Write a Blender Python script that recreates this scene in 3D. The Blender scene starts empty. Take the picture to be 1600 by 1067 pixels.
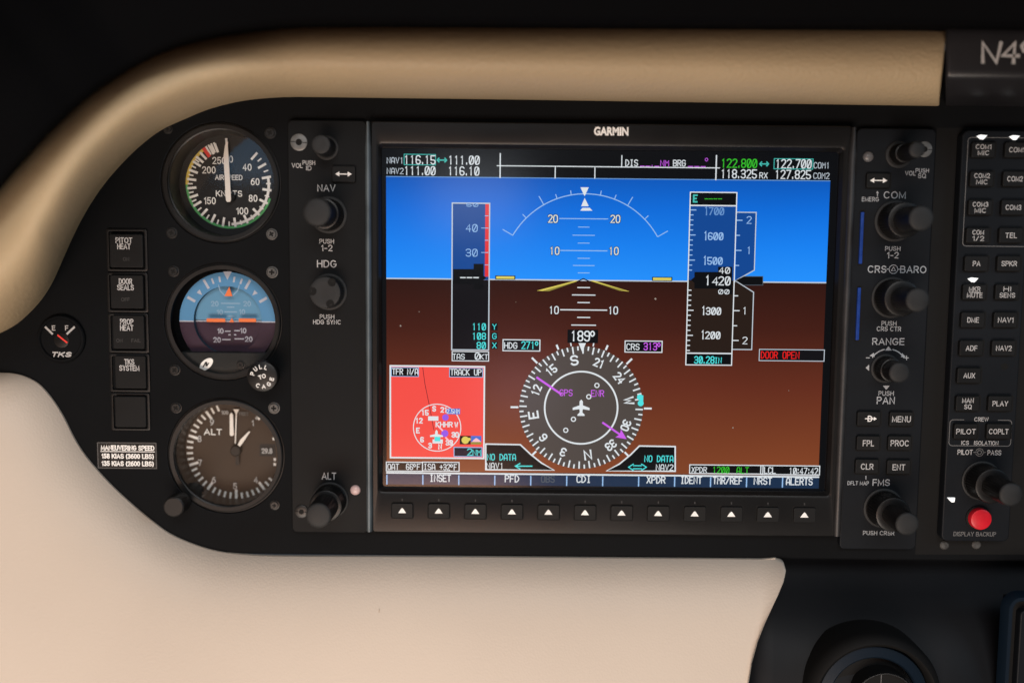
import bpy, bmesh, math, random
from mathutils import Vector
from mathutils.geometry import tessellate_polygon
random.seed(7)
R = math.radians
scene = bpy.context.scene
COL = scene.collection

# ------------------------------------------------------------------ camera
# the instrument panel is the plane y = 0 facing -Y; the lens is 0.428 m in front of it
CAM_D, F_PX, CX, CY = 428.0, 1415.0, 800.0, 533.5
TILT, ROLL = R(5.0), R(0.57)
FWD = Vector((0, math.cos(TILT), -math.sin(TILT)))
R0, U0 = Vector((1, 0, 0)), Vector((0, math.sin(TILT), math.cos(TILT)))
RIGHT = R0 * math.cos(ROLL) + U0 * math.sin(ROLL)
UP = -R0 * math.sin(ROLL) + U0 * math.cos(ROLL)
cam_data = bpy.data.cameras.new('camera')
cam = bpy.data.objects.new('camera', cam_data)
COL.objects.link(cam)
from mathutils import Matrix
m3 = Matrix((RIGHT, UP, -FWD)).transposed()
cam.matrix_world = Matrix.Translation((0, -CAM_D / 1000, 0)) @ m3.to_4x4()
cam_data.sensor_width = 36.0
cam_data.lens = 36.0 * F_PX / 1600.0
cam_data.clip_start, cam_data.clip_end = 0.01, 50
cam_data.dof.use_dof = True
cam_data.dof.focus_distance = 0.428
cam_data.dof.aperture_fstop = 1.8
scene.camera = cam

# ------------------------------------------------------------------ light
world = bpy.data.worlds.new('World')
scene.world = world
world.use_nodes = True
wn = world.node_tree
bg = wn.nodes['Background']
bg.inputs['Color'].default_value = (0.55, 0.60, 0.70, 1)
bg.inputs['Strength'].default_value = 0.06

def area(name, loc, target, size, size_y, power, color):
    l = bpy.data.lights.new(name, 'AREA')
    l.shape = 'RECTANGLE'; l.size = size; l.size_y = size_y
    l.energy = power; l.color = color
    o = bpy.data.objects.new(name, l); COL.objects.link(o)
    o.location = loc
    o.rotation_euler = (Vector(target) - Vector(loc)).to_track_quat('-Z', 'Y').to_euler()
    return o
# daylight from the cabin behind the camera: rear and side windows; low fills and glare lamps are added
area('rear_cabin_window', (0.10, -1.35, 0.70), (0, 0, -0.12), 0.9, 0.45, 10.0, (1.0, 0.97, 0.95))
area('low_fill', (-0.12, -1.02, -0.72), (-0.02, 0, -0.02), 0.9, 0.40, 12.5, (1.0, 0.89, 0.78))  # fill lamp added from below to brighten the padding's underside
area('left_cabin_window', (-0.375, -1.00, 0.185), (-0.13, 0, 0.05), 0.17, 0.13, 0.10, (0.35, 0.65, 1.0))
area('right_cabin_window', (1.1, -0.75, 0.40), (0.15, 0, 0), 0.5, 0.35, 2.2, (0.55, 0.78, 1.0))
area('bezel_glare_lamp', (-0.17, -1.00, -0.43), (-0.05, 0, -0.12), 0.34, 0.10, 2.2, (1.0, 0.50, 0.30))  # added lamp, gives the warm reflection at the bezel's lower left
area('altimeter_glare_lamp', (-0.43, -1.00, -0.31), (-0.13, 0, -0.09), 0.30, 0.26, 0.16, (1.0, 0.62, 0.40))  # added lamp, gives the brown reflection in the altimeter glass
area('knee_corner_fill', (-0.62, -0.50, -0.42), (-0.22, -0.03, -0.17), 0.30, 0.20, 0.40, (1.0, 0.58, 0.38))  # added warm fill for the knee panel's lower left corner
area('screen_glare_lamp', (-0.06, -1.00, 0.10), (-0.02, 0, 0.03), 0.14, 0.10, 0.15, (0.85, 0.92, 1.0))  # added lamp behind the camera, gives the pale glare on the screen
area('screen_glare_lamp_low', (0.01, -1.00, -0.20), (0.0, 0, -0.05), 0.12, 0.10, 0.07, (0.95, 0.80, 1.0))  # added lamp, gives the purplish glare lower on the screen
scene.view_settings.view_transform = 'Standard'
scene.view_settings.look = 'None'
scene.view_settings.exposure = 0
scene.view_settings.gamma = 1
scene.view_settings.use_curve_mapping = False

# ------------------------------------------------------------------ materials
def lin(c):
    return tuple((v / 255 / 12.92 if v / 255 <= 0.04045 else ((v / 255 + 0.055) / 1.055) ** 2.4) for v in c)

MATS = {}
def mat(name, base, rough=0.5, spec=0.5, metal=0.0, bump=None, vary=None, emit=None, emit_strength=1.0, coat=0.0, trans=0.0):
    """base: linear albedo. bump = (noise scale, strength, distance in m); vary = (scale, amount)."""
    m = bpy.data.materials.new(name); m.use_nodes = True
    nt = m.node_tree; b = nt.nodes['Principled BSDF']
    b.inputs['Base Color'].default_value = (*base, 1)
    b.inputs['Roughness'].default_value = rough
    b.inputs['Specular IOR Level'].default_value = spec
    b.inputs['Metallic'].default_value = metal
    b.inputs['Coat Weight'].default_value = coat
    b.inputs['Coat Roughness'].default_value = 0.08
    tc = nt.nodes.new('ShaderNodeTexCoord')
    if vary:
        n = nt.nodes.new('ShaderNodeTexNoise'); n.inputs['Scale'].default_value = vary[0]; n.inputs['Detail'].default_value = 6
        nt.links.new(tc.outputs['Object'], n.inputs['Vector'])
        r = nt.nodes.new('ShaderNodeMapRange')
        r.inputs['From Min'].default_value = 0.3; r.inputs['From Max'].default_value = 0.7
        r.inputs['To Min'].default_value = 1 - vary[1]; r.inputs['To Max'].default_value = 1 + vary[1]
        nt.links.new(n.outputs['Fac'], r.inputs['Value'])
        mx = nt.nodes.new('ShaderNodeMix'); mx.data_type = 'RGBA'; mx.blend_type = 'MULTIPLY'
        mx.inputs['Factor'].default_value = 1
        mx.inputs['A'].default_value = (*base, 1)
        nt.links.new(r.outputs['Result'], mx.inputs['B'])
        nt.links.new(mx.outputs['Result'], b.inputs['Base Color'])
        rr = nt.nodes.new('ShaderNodeMapRange')
        rr.inputs['To Min'].default_value = max(0.02, rough - 0.12); rr.inputs['To Max'].default_value = min(1, rough + 0.12)
        nt.links.new(n.outputs['Fac'], rr.inputs['Value'])
        nt.links.new(rr.outputs['Result'], b.inputs['Roughness'])
    if bump:
        n2 = nt.nodes.new('ShaderNodeTexVoronoi' if len(bump) > 3 else 'ShaderNodeTexNoise')
        n2.inputs['Scale'].default_value = bump[0]
        nt.links.new(tc.outputs['Object'], n2.inputs['Vector'])
        bp = nt.nodes.new('ShaderNodeBump'); bp.inputs['Strength'].default_value = bump[1]; bp.inputs['Distance'].default_value = bump[2]
        nt.links.new(n2.outputs['Distance' if len(bump) > 3 else 'Fac'], bp.inputs['Height'])
        nt.links.new(bp.outputs['Normal'], b.inputs['Normal'])
    if emit:
        b.inputs['Emission Color'].default_value = (*emit, 1)
        b.inputs['Emission Strength'].default_value = emit_strength
    MATS[name] = m
    return m

mat('panel_black', (0.0047, 0.0053, 0.0061), 0.65, 0.05, bump=(2600, 0.25, 0.0002), vary=(18, 0.18))
mat('unit_plastic', (0.0064, 0.0071, 0.0078), 0.52, 0.09, bump=(3500, 0.15, 0.0001), vary=(25, 0.15))
mat('bezel_plastic', (0.0062, 0.0062, 0.0064), 0.34, 0.20, bump=(3500, 0.08, 0.0001), vary=(22, 0.12))
mat('audio_plastic', (0.0066, 0.0080, 0.0102), 0.5, 0.12, bump=(3500, 0.15, 0.0001), vary=(25, 0.15))
mat('knob_rubber', (0.0125, 0.0135, 0.0145), 0.6, 0.3, bump=(2500, 0.3, 0.0002), vary=(160, 0.25))
mat('knob_dark', (0.0048, 0.0048, 0.005), 0.4, 0.3, vary=(120, 0.2))
mat('button_rubber', (0.0072, 0.0076, 0.008), 0.55, 0.14, bump=(3000, 0.15, 0.0001), vary=(60, 0.15))
mat('gap_black', (0.003, 0.003, 0.003), 0.7, 0.2)
mat('instrument_black', (0.0056, 0.0056, 0.0058), 0.42, 0.28, vary=(60, 0.2))
mat('instrument_face', (0.009, 0.009, 0.0095), 0.6, 0.3, vary=(60, 0.15))
mat('altimeter_face_glare', (0.036, 0.021, 0.012), 0.6, 0.3, vary=(60, 0.15))  # brown reflection on the glass is put into the dial colour
mat('white_ink', (0.80, 0.80, 0.78), 0.6, 0.3, vary=(400, 0.08))
mat('grey_ink', (0.41, 0.41, 0.41), 0.6, 0.3)
mat('dim_ink', (0.13, 0.13, 0.13), 0.6, 0.3)
mat('faint_ink', (0.033, 0.033, 0.033), 0.6, 0.3)
mat('blue_grey_ink', (0.34, 0.36, 0.38), 0.6, 0.3)
mat('screw_black', (0.02, 0.02, 0.02), 0.4, 0.6, metal=0.6)
mat('screw_worn', (0.075, 0.075, 0.073), 0.5, 0.5, metal=0.5, vary=(500, 0.3))
mat('washer_grey', (0.13, 0.135, 0.135), 0.45, 0.5, metal=0.4, vary=(300, 0.2))
mat('strip_blue_glare', (0.10, 0.125, 0.14), 0.5, 0.6, metal=0.6, vary=(60, 0.2))  # pale blue reflection on the left strip is put into its colour
mat('strip_dark', (0.035, 0.036, 0.038), 0.45, 0.6, metal=0.6, vary=(60, 0.2))
mat('needle_white', (0.85, 0.80, 0.74), 0.5, 0.3)
mat('ai_sky', (0.10, 0.29, 0.52), 0.5, 0.3)
mat('ai_sky_ball', (0.13, 0.32, 0.50), 0.5, 0.3)
mat('ai_ground', (0.042, 0.019, 0.037), 0.5, 0.3)
mat('ai_shade', (0.03, 0.075, 0.12), 0.5, 0.2)  # shadow inside the roll ring, painted as a dark blue wall
mat('ai_orange', (0.95, 0.22, 0.07), 0.5, 0.3)
mat('ai_mark', (0.50, 0.52, 0.60), 0.5, 0.3)
mat('ai_mark_dim', (0.30, 0.46, 0.62), 0.5, 0.3)
mat('dial_green', (0.10, 0.42, 0.14), 0.5, 0.3)
mat('dial_yellow', (0.65, 0.50, 0.10), 0.5, 0.3)
mat('dial_red', (0.75, 0.05, 0.04), 0.5, 0.3)
mat('red_cap', (0.55, 0.010, 0.022), 0.4, 0.4, vary=(200, 0.1))
mat('sensor_pink', (0.50, 0.36, 0.35), 0.35, 0.5)
mat('sensor_grey', (0.10, 0.10, 0.105), 0.35, 0.5)
mat('card_blue', (0.008, 0.038, 0.22), 0.3, 0.5, vary=(250, 0.2))
mat('beige_upper_dim', (0.395, 0.308, 0.190), 0.5, 0.25, bump=(750, 0.5, 0.0005, 1), vary=(10, 0.05))  # same beige as the lower trim; dimmer, warmer light put into the colour
mat('beige_lower', (0.520, 0.458, 0.388), 0.5, 0.3, bump=(900, 0.14, 0.0004, 1), vary=(7, 0.045))
mat('dust', (0.25, 0.24, 0.22), 0.9, 0.1)
mat('mask_grey', (0.020, 0.021, 0.021), 0.55, 0.2, vary=(60, .15))
mat('mark_brown', (0.30, 0.21, 0.14), 0.6, 0.2)
mat('glareshield_black', (0.0025, 0.0026, 0.003), 0.9, 0.02)
mat('trim_gloss', (0.014, 0.014, 0.016), 0.33, 0.5, vary=(30, 0.2))
mat('console_black', (0.0032, 0.0040, 0.0056), 0.55, 0.2, bump=(2000, 0.1, 0.0002), vary=(15, 0.2))
mat('frame_blue_sheen', (0.0035, 0.0085, 0.016), 0.45, 0.14)  # black parts; the blue sheen on them is put into the colour
mat('chrome_rim', (0.32, 0.32, 0.32), 0.2, 0.5, metal=1.0)
mat('led_white', (0.8, 0.8, 0.8), 0.4, 0.3, emit=lin((235, 240, 240)), emit_strength=0.9)

def glow(name, rgb, k=1.0):
    return mat('screen_' + name, (0.002, 0.002, 0.002), 0.16, 0.35, emit=lin(rgb), emit_strength=k)
for nm, rgb in dict(white=(222, 228, 232), softwhite=(150, 190, 235), dimwhite=(105, 150, 205), cyan=(80, 225, 225), green=(55, 190, 45), magenta=(205, 95, 235),
                    yellow=(222, 205, 95), red=(235, 30, 30), tape_red=(225, 50, 55), black=(5, 7, 11), navy=(4, 13, 40), bar=(24, 46, 74), tape_blue=(14, 70, 145),
                    tape_dark=(14, 13, 18), alt_dark=(38, 26, 20), arcgrey=(190, 200, 210), map_red=(244, 78, 70), map_line=(120, 30, 40), grey=(75, 85, 95),
                    rose=(78, 70, 66), olive=(150, 140, 60), map_blue=(70, 110, 205), violet=(150, 90, 230), card_cyan=(70, 190, 180), pink=(255, 190, 200)).items():
    glow(nm, rgb)

def gradient_glow(name, stops, axis=2, noise=0.0, side=None):
    """emission ramp over the object's z (metres), what the display itself shows."""
    m = glow(name, (10, 10, 10)); nt = m.node_tree; b = nt.nodes['Principled BSDF']
    tc = nt.nodes.new('ShaderNodeTexCoord'); sp = nt.nodes.new('ShaderNodeSeparateXYZ')
    nt.links.new(tc.outputs['Object'], sp.inputs[0])
    mr = nt.nodes.new('ShaderNodeMapRange')
    mr.inputs['From Min'].default_value = stops[0][0]; mr.inputs['From Max'].default_value = stops[-1][0]
    nt.links.new(sp.outputs[axis], mr.inputs['Value'])
    cr = nt.nodes.new('ShaderNodeValToRGB')
    lo, hi = stops[0][0], stops[-1][0]
    el = cr.color_ramp.elements
    while len(el) < len(stops): el.new(0.5)
    for e, (z, c) in zip(el, stops):
        e.position = (z - lo) / (hi - lo); e.color = (*lin(c), 1)
    nt.links.new(mr.outputs['Result'], cr.inputs['Fac'])
    if noise:
        n = nt.nodes.new('ShaderNodeTexNoise'); n.inputs['Scale'].default_value = 9; n.inputs['Detail'].default_value = 1
        nt.links.new(tc.outputs['Object'], n.inputs['Vector'])
        r = nt.nodes.new('ShaderNodeMapRange'); r.inputs['From Min'].default_value = .3; r.inputs['From Max'].default_value = .7
        r.inputs['To Min'].default_value = 1 - noise; r.inputs['To Max'].default_value = 1 + noise
        nt.links.new(n.outputs['Fac'], r.inputs['Value']); nt.links.new(r.outputs['Result'], b.inputs['Emission Strength'])
    nt.links.new(cr.outputs['Color'], b.inputs['Emission Color'])
    return m

def glass_mat():
    m = bpy.data.materials.new('cover_glass'); m.use_nodes = True
    nt = m.node_tree; nt.nodes.remove(nt.nodes['Principled BSDF'])
    out = nt.nodes['Material Output']
    t = nt.nodes.new('ShaderNodeBsdfTransparent'); t.inputs['Color'].default_value = (0.96, 0.97, 0.97, 1)
    g = nt.nodes.new('ShaderNodeBsdfGlossy'); g.inputs['Roughness'].default_value = 0.05
    f = nt.nodes.new('ShaderNodeFresnel'); f.inputs['IOR'].default_value = 1.5
    mx = nt.nodes.new('ShaderNodeMixShader')
    nt.links.new(f.outputs[0], mx.inputs[0]); nt.links.new(t.outputs[0], mx.inputs[1]); nt.links.new(g.outputs[0], mx.inputs[2])
    nt.links.new(mx.outputs[0], out.inputs['Surface'])
    MATS['cover_glass'] = m
glass_mat()

# ------------------------------------------------------------------ measuring: photo pixel -> panel millimetres
def at(px, py, w=0.0):
    """(u, v) in mm of the point seen at a photo pixel on the plane w mm in front of the panel."""
    d = FWD + RIGHT * ((px - CX) / F_PX) + UP * (-(py - CY) / F_PX)
    t = (CAM_D - w) / d.y
    return (d.x * t, d.z * t)
def scl(px, py, w=0.0):
    a, b = at(px - 5, py - 5, w), at(px + 5, py + 5, w)
    return ((b[0] - a[0]) / 10, (a[1] - b[1]) / 10)
def box(x0, y0, x1, y1, w=0.0):
    c = at((x0 + x1) / 2, (y0 + y1) / 2, w); s = scl((x0 + x1) / 2, (y0 + y1) / 2, w)
    return c[0], c[1], abs(x1 - x0) * s[0], abs(y1 - y0) * s[1]

# ------------------------------------------------------------------ lettering
_glyphs = {}
def filled_text(s, bold=0.0):
    key = (s, bold)
    if key not in _glyphs:
        cu = bpy.data.curves.new('lettering_curve', 'FONT'); cu.body = s; cu.offset = bold; cu.resolution_u = 3
        ob = bpy.data.objects.new('lettering_curve', cu)
        me = ob.to_mesh()
        vs = [(v.co.x, v.co.y) for v in me.vertices]
        fs = [tuple(p.vertices) for p in me.polygons]
        ob.to_mesh_clear(); bpy.data.objects.remove(ob); bpy.data.curves.remove(cu)
        _glyphs[key] = (vs, fs)
    return _glyphs[key]
CAP = max(v[1] for v in filled_text('H')[0])

STROKES = {
 'A': '00 04 16 36 44 40|02 42', 'B': '00 06 36 45 44 33 03|33 42 41 30 00', 'C': '45 36 16 05 01 10 30 41', 'D': '00 06 26 44 42 20 00',
 'E': '46 06 00 40|03 33', 'F': '46 06 00|03 33', 'G': '45 36 16 05 01 10 30 41 43 23', 'H': '00 06|40 46|03 43', 'I': '16 36|26 20|10 30',
 'J': '46 41 30 10 01', 'K': '06 00|46 03|13 40', 'L': '06 00 40', 'M': '00 06 23 46 40', 'N': '00 06 40 46', 'O': '10 01 05 16 36 45 41 30 10',
 'P': '00 06 36 45 44 33 03', 'Q': '10 01 05 16 36 45 41 30 10|22 40', 'R': '00 06 36 45 44 33 03|23 40', 'S': '45 36 16 05 04 13 33 42 41 30 10 01',
 'T': '06 46|26 20', 'U': '06 01 10 30 41 46', 'V': '06 20 46', 'W': '06 10 24 30 46', 'X': '00 46|06 40', 'Y': '06 23 46|23 20', 'Z': '06 46 00 40',
 '0': '10 01 05 16 36 45 41 30 10|11 35', '1': '15 26 20', '2': '05 16 36 45 44 00 40', '3': '05 16 36 45 44 33 13|33 42 41 30 10 01',
 '4': '30 36 02 42', '5': '46 06 03 33 42 41 30 10 01', '6': '45 36 16 05 01 10 30 41 42 33 03', '7': '06 46 10',
 '8': '13 04 05 16 36 45 44 33 13 02 01 10 30 41 42 33', '9': '01 10 30 41 45 36 16 05 04 13 43', '.': '20 21', ':': '21 22|24 25', '/': '00 46',
 '*': '04 05 16 26 35 34 23 13 04', '+': '03 43|25 21', '-': '03 43', '_': '00 40', ' ': '', 'o': '10 01 05 16 36 45 41 30 10', 'i': '26 20'}
ADV = {'.': 3.2, ':': 3.4, '*': 5.0, 'i': 2.6}

def arc(cx, cy, rx, ry, a0, a1, n=10):
    return [(cx + rx * math.cos(R(a0 + (a1 - a0) * i / n)), cy + ry * math.sin(R(a0 + (a1 - a0) * i / n))) for i in range(n + 1)]
# plain sans capitals drawn as strokes; cap height 1: (advance width, strokes)
def _bowl(x, y0, y1, xr):
    r = (y1 - y0) / 2
    return [(x, y1), (xr - r * .9, y1)] + arc(xr - r * .9, (y0 + y1) / 2, r * .9, r, 90, -90)[1:-1] + [(xr - r * .9, y0), (x, y0)]
SANS = {
 'A': (.72, [[(0, 0), (.36, 1), (.72, 0)], [(.13, .33), (.59, .33)]]), 'B': (.62, [_bowl(0, .53, 1, .56), [(0, 1), (0, 0)], _bowl(0, 0, .53, .62)]),
 'C': (.70, [arc(.36, .5, .36, .5, 45, 315, 22)]), 'D': (.66, [[(0, 0), (0, 1), (.26, 1)] + arc(.26, .5, .40, .5, 90, -90, 14)[1:-1] + [(.26, 0), (0, 0)]]),
 'E': (.54, [[(.54, 1), (0, 1), (0, 0), (.54, 0)], [(0, .53), (.49, .53)]]), 'F': (.50, [[(.52, 1), (0, 1), (0, 0)], [(0, .50), (.46, .50)]]),
 'G': (.74, [arc(.37, .5, .37, .5, 45, 340, 22) + [(.72, .46), (.42, .46)]]), 'H': (.62, [[(0, 0), (0, 1)], [(.62, 0), (.62, 1)], [(0, .53), (.62, .53)]]),
 'I': (.02, [[(.01, 0), (.01, 1)]]), 'J': (.42, [[(.42, 1), (.42, .25)] + arc(.21, .22, .21, .22, 0, -180, 8)]),
 'K': (.64, [[(0, 0), (0, 1)], [(.60, 1), (0, .38)], [(.2, .56), (.64, 0)]]), 'L': (.48, [[(0, 1), (0, 0), (.48, 0)]]),
 'M': (.76, [[(0, 0), (0, 1), (.38, .1), (.76, 1), (.76, 0)]]), 'N': (.62, [[(0, 0), (0, 1), (.62, 0), (.62, 1)]]),
 'O': (.76, [arc(.38, .5, .38, .5, 90, -270, 28)]), 'P': (.58, [[(0, 0), (0, 1)] + _bowl(0, .46, 1, .58)[1:]]),
 'Q': (.76, [arc(.38, .5, .38, .5, 90, -270, 28), [(.48, .25), (.76, -.04)]]), 'R': (.62, [[(0, 0), (0, 1)] + _bowl(0, .47, 1, .58)[1:], [(.32, .47), (.60, 0)]]),
 'S': (.60, [arc(.30, .745, .27, .255, 20, 250, 14) + [(.40, .48)] + arc(.30, .255, .30, .255, 70, -165, 14)]),
 'T': (.60, [[(0, 1), (.60, 1)], [(.30, 1), (.30, 0)]]), 'U': (.62, [[(0, 1), (0, .31)] + arc(.31, .31, .31, .31, 180, 360, 12)[1:-1] + [(.62, .31), (.62, 1)]]),
 'V': (.66, [[(0, 1), (.33, 0), (.66, 1)]]), 'W': (.96, [[(0, 1), (.24, 0), (.48, .95), (.72, 0), (.96, 1)]]), 'X': (.62, [[(0, 0), (.62, 1)], [(0, 1), (.62, 0)]]),
 'Y': (.64, [[(0, 1), (.32, .45), (.64, 1)], [(.32, .45), (.32, 0)]]), 'Z': (.58, [[(0, 1), (.56, 1), (0, 0), (.58, 0)]]),
 '0': (.52, [arc(.26, .5, .26, .5, 90, -270, 24)]), '1': (.24, [[(0, .76), (.22, 1), (.22, 0)]]),
 '2': (.52, [arc(.26, .72, .26, .28, 170, -35, 12) + [(0, 0), (.52, 0)]]), '3': (.52, [arc(.26, .75, .24, .25, 160, -80, 12), arc(.26, .26, .26, .26, 80, -160, 12)]),
 '4': (.56, [[(.40, 0), (.40, 1), (0, .30), (.56, .30)]]), '5': (.52, [[(.48, 1), (.08, 1), (.03, .50)] + arc(.26, .32, .26, .32, 135, -160, 14)]),
 '6': (.52, [arc(.26, .32, .26, .32, 90, -270, 20), [(.0, .34), (.06, .66), (.22, .92), (.44, 1)]]), '7': (.50, [[(0, 1), (.50, 1), (.18, 0)]]),
 '8': (.52, [arc(.26, .76, .22, .24, 90, -270, 18), arc(.26, .26, .26, .26, 90, -270, 18)]), '9': (.52, [arc(.26, .68, .26, .32, 90, -270, 20), [(.52, .66), (.46, .34), (.30, .08), (.08, 0)]]),
 '-': (.34, [[(0, .42), (.34, .42)]]), '/': (.36, [[(0, -.02), (.36, 1.02)]]), '.': (.06, [[(.03, -.03), (.03, .06)]]), ' ': (.20, []),
 '(': (.18, [arc(.36, .42, .34, .66, 125, 235, 8)]), ')': (.18, [arc(-.16, .42, .34, .66, 55, -55, 8)]), '+': (.5, [[(0, .45), (.5, .45)], [(.25, .2), (.25, .7)]])}

def rounded(pts, closed=False):
    """cut the chamfered corners of a stroke once more so bowls read as curves."""
    for _ in range(2):
        out = []
        n = len(pts)
        for i, p in enumerate(pts):
            if i == 0 or i == n - 1: out.append(p); continue
            a, b = Vector(pts[i - 1]), Vector(pts[i + 1]); q = Vector(p)
            d1, d2 = (q - a), (b - q)
            if d1.length < 1e-9 or d2.length < 1e-9: continue
            if d1.angle(d2) < R(62):
                out.append(tuple(q - d1 * 0.25)); out.append(tuple(q + d2 * 0.25))
            else: out.append(p)
        pts = out
    return pts

# ------------------------------------------------------------------ mesh builder (units: mm; u right, v up, w out of the panel)
class MB:
    def __init__(self, *mats):
        self.v, self.f, self.m, self.s = [], [], [], []
        self.mats = list(mats)
        self.k = 0
    def mi(self, name):
        if name is None: return 0
        if name not in self.mats: self.mats.append(name)
        return self.mats.index(name)
    def add(self, vs, fs, m=None, smooth=False):
        o = len(self.v); i = self.mi(m)
        self.v += vs
        for f in fs:
            self.f.append(tuple(o + a for a in f)); self.m.append(i); self.s.append(smooth)
    def rows(self, rings, m=None, close=False, cap0=False, cap1=False, smooth=True):
        n = len(rings[0]); vs = [p for r in rings for p in r]; fs = []
        for j in range(len(rings) - 1):
            for i in range(n if close else n - 1):
                i2 = (i + 1) % n
                fs.append((j * n + i, j * n + i2, (j + 1) * n + i2, (j + 1) * n + i))
        if cap0: fs.append(tuple(range(n))[::-1])
        if cap1: fs.append(tuple((len(rings) - 1) * n + i for i in range(n)))
        self.add(vs, fs, m, smooth)
    # flat things
    def poly(self, pts, w, m=None):
        self.add([(a, b, w) for a, b in pts], [tuple(range(len(pts)))], m)
    def rect(self, c, w, m=None):
        u, v, a, b = c
        self.poly([(u - a / 2, v - b / 2), (u + a / 2, v - b / 2), (u + a / 2, v + b / 2), (u - a / 2, v + b / 2)], w, m)
    def frame(self, c, t, w, m=None):
        u, v, a, b = c
        for q in ((u, v + b / 2 - t / 2, a, t), (u, v - b / 2 + t / 2, a, t), (u - a / 2 + t / 2, v, t, b - 2 * t), (u + a / 2 - t / 2, v, t, b - 2 * t)):
            self.rect(q, w, m)
    def ring(self, u, v, r0, r1, w, m=None, n=64, a0=0, a1=360):
        full = abs(a1 - a0) >= 360
        N = n if full else n + 1
        aa = [R(a0 + (a1 - a0) * i / n) for i in range(N)]
        vs = [(u + r0 * math.sin(a), v + r0 * math.cos(a), w) for a in aa] + [(u + r1 * math.sin(a), v + r1 * math.cos(a), w) for a in aa]
        fs = [(i, N + i, N + (i + 1) % N, (i + 1) % N) for i in range(N if full else N - 1)]
        self.add(vs, fs, m)
    def disc(self, u, v, r, w, m=None, n=48):
        self.poly([(u + r * math.sin(-2 * math.pi * i / n), v + r * math.cos(2 * math.pi * i / n)) for i in range(n)], w, m)
    def tick(self, u, v, ang, r0, r1, t, w, m=None):
        s, c = math.sin(R(ang)), math.cos(R(ang))
        self.poly([(u + r * s + o * c, v + r * c - o * s) for r, o in ((r0, -t / 2), (r0, t / 2), (r1, t / 2), (r1, -t / 2))], w, m)
    def ribbon(self, pts, t, w, m=None, closed=False, cap=0.0):
        pts = [Vector(p) for p in pts]
        out = []
        for p in pts:
            if not out or (p - out[-1]).length > 1e-6: out.append(p)
        pts = out
        if closed and (pts[0] - pts[-1]).length < 1e-6: pts = pts[:-1]
        n = len(pts)
        if n < 2: return
        L, Rr = [], []
        for i in range(n):
            a = pts[i - 1] if (i > 0 or closed) else None
            b = pts[(i + 1) % n] if (i < n - 1 or closed) else None
            d1 = (pts[i] - a).normalized() if a is not None else None
            d2 = (b - pts[i]).normalized() if b is not None else None
            p = pts[i]
            if d1 is None: p = p - d2 * cap; d1 = d2
            elif d2 is None: p = p + d1 * cap; d2 = d1
            n1, n2 = Vector((-d1.y, d1.x)), Vector((-d2.y, d2.x))
            mm = n1 + n2
            mm = n1 if mm.length < 1e-4 else mm.normalized()
            k = min(1.6, 1 / max(0.3, mm.dot(n1)))
            L.append(p + mm * (t / 2 * k)); Rr.append(p - mm * (t / 2 * k))
        vs = [(q.x, q.y, w) for q in L] + [(q.x, q.y, w) for q in Rr]
        fs = [(i, n + i, n + (i + 1) % n, (i + 1) % n) for i in range(n if closed else n - 1)]
        self.add(vs, fs, m)
    def text(self, s, u, v, h, w, m=None, width=None, bold=0.0, rot=0.0, xs=1.0, slant=0.0):
        vs, fs = filled_text(s, bold)
        x0, x1 = min(p[0] for p in vs), max(p[0] for p in vs)
        sy = h / CAP; sx = sy * xs if width is None else width / (x1 - x0)
        c, q = math.cos(R(rot)), math.sin(R(rot))
        out = []
        for x, y in vs:
            X, Y = (x - (x0 + x1) / 2) * sx, (y - CAP / 2) * sy
            X += slant * Y
            out.append((u + X * c + Y * q, v - X * q + Y * c, w))
        self.add(out, fs, m)
    def strokes(self, s, u, v, h, w, m=None, width=None, t=0.16, rot=0.0, xs=0.85, smooth=True, halo=None):
        """stroke lettering, t = stroke width as a share of the height."""
        adv, x = [], 0.0
        for ch in s:
            adv.append(x); x += ADV.get(ch, 5.6)
        total = x - 1.6
        sy = h / 6.0; sx = sy * xs if width is None else width / max(total, 0.1)
        c, q = math.cos(R(rot)), math.sin(R(rot))
        def go(tt, ww, mm):
            k = 0
            for ch, ax in zip(s, adv):
                off = {'.': -1.4, ':': -1.2, '*': -0.6, 'i': -2}.get(ch, 0)
                for pl in STROKES.get(ch, '').split('|'):
                    if not pl: continue
                    pts = [(int(a[0]) + off + ax - total / 2, int(a[1]) - 3) for a in pl.split()]
                    closed = pts[0] == pts[-1] and len(pts) > 3
                    pts = [(a * sx, b * sy) for a, b in pts]
                    if smooth: pts = rounded(pts)
                    pts = [(u + a * c + b * q, v - a * q + b * c) for a, b in pts]
                    self.ribbon(pts, tt * h, ww + k * 0.004, mm, closed=closed, cap=tt * h * 0.4)
                    k = (k + 1) % 5
        if halo: go(t + 0.16, w - 0.03, halo)
        go(t, w, m)
    def sans(self, s, u, v, h, w, m=None, width=None, t=.155, rot=0.0, xs=.95, slant=0.0):
        adv, x = [], 0.0
        for ch in s:
            adv.append(x); x += SANS[ch][0] + .27
        total = max(x - .27, .02)
        tt = t * h
        sy = h - tt; sx = h * xs if width is None else max((width - tt) / total, .01)
        if total < .1: sx = h * xs
        c, q = math.cos(R(rot)), math.sin(R(rot)); k = 0
        for ch, ax in zip(s, adv):
            for pl in SANS[ch][1]:
                pts = [((a + ax - total / 2) * sx + slant * (b - .5) * sy, (b - .5) * sy) for a, b in pl]
                closed = (Vector(pts[0]) - Vector(pts[-1])).length < 1e-6 and len(pts) > 3
                self.ribbon([(u + a * c + b * q, v - a * q + b * c) for a, b in pts], tt, w + k * .004, m, closed=closed, cap=tt * .48)
                k = (k + 1) % 5
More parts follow.
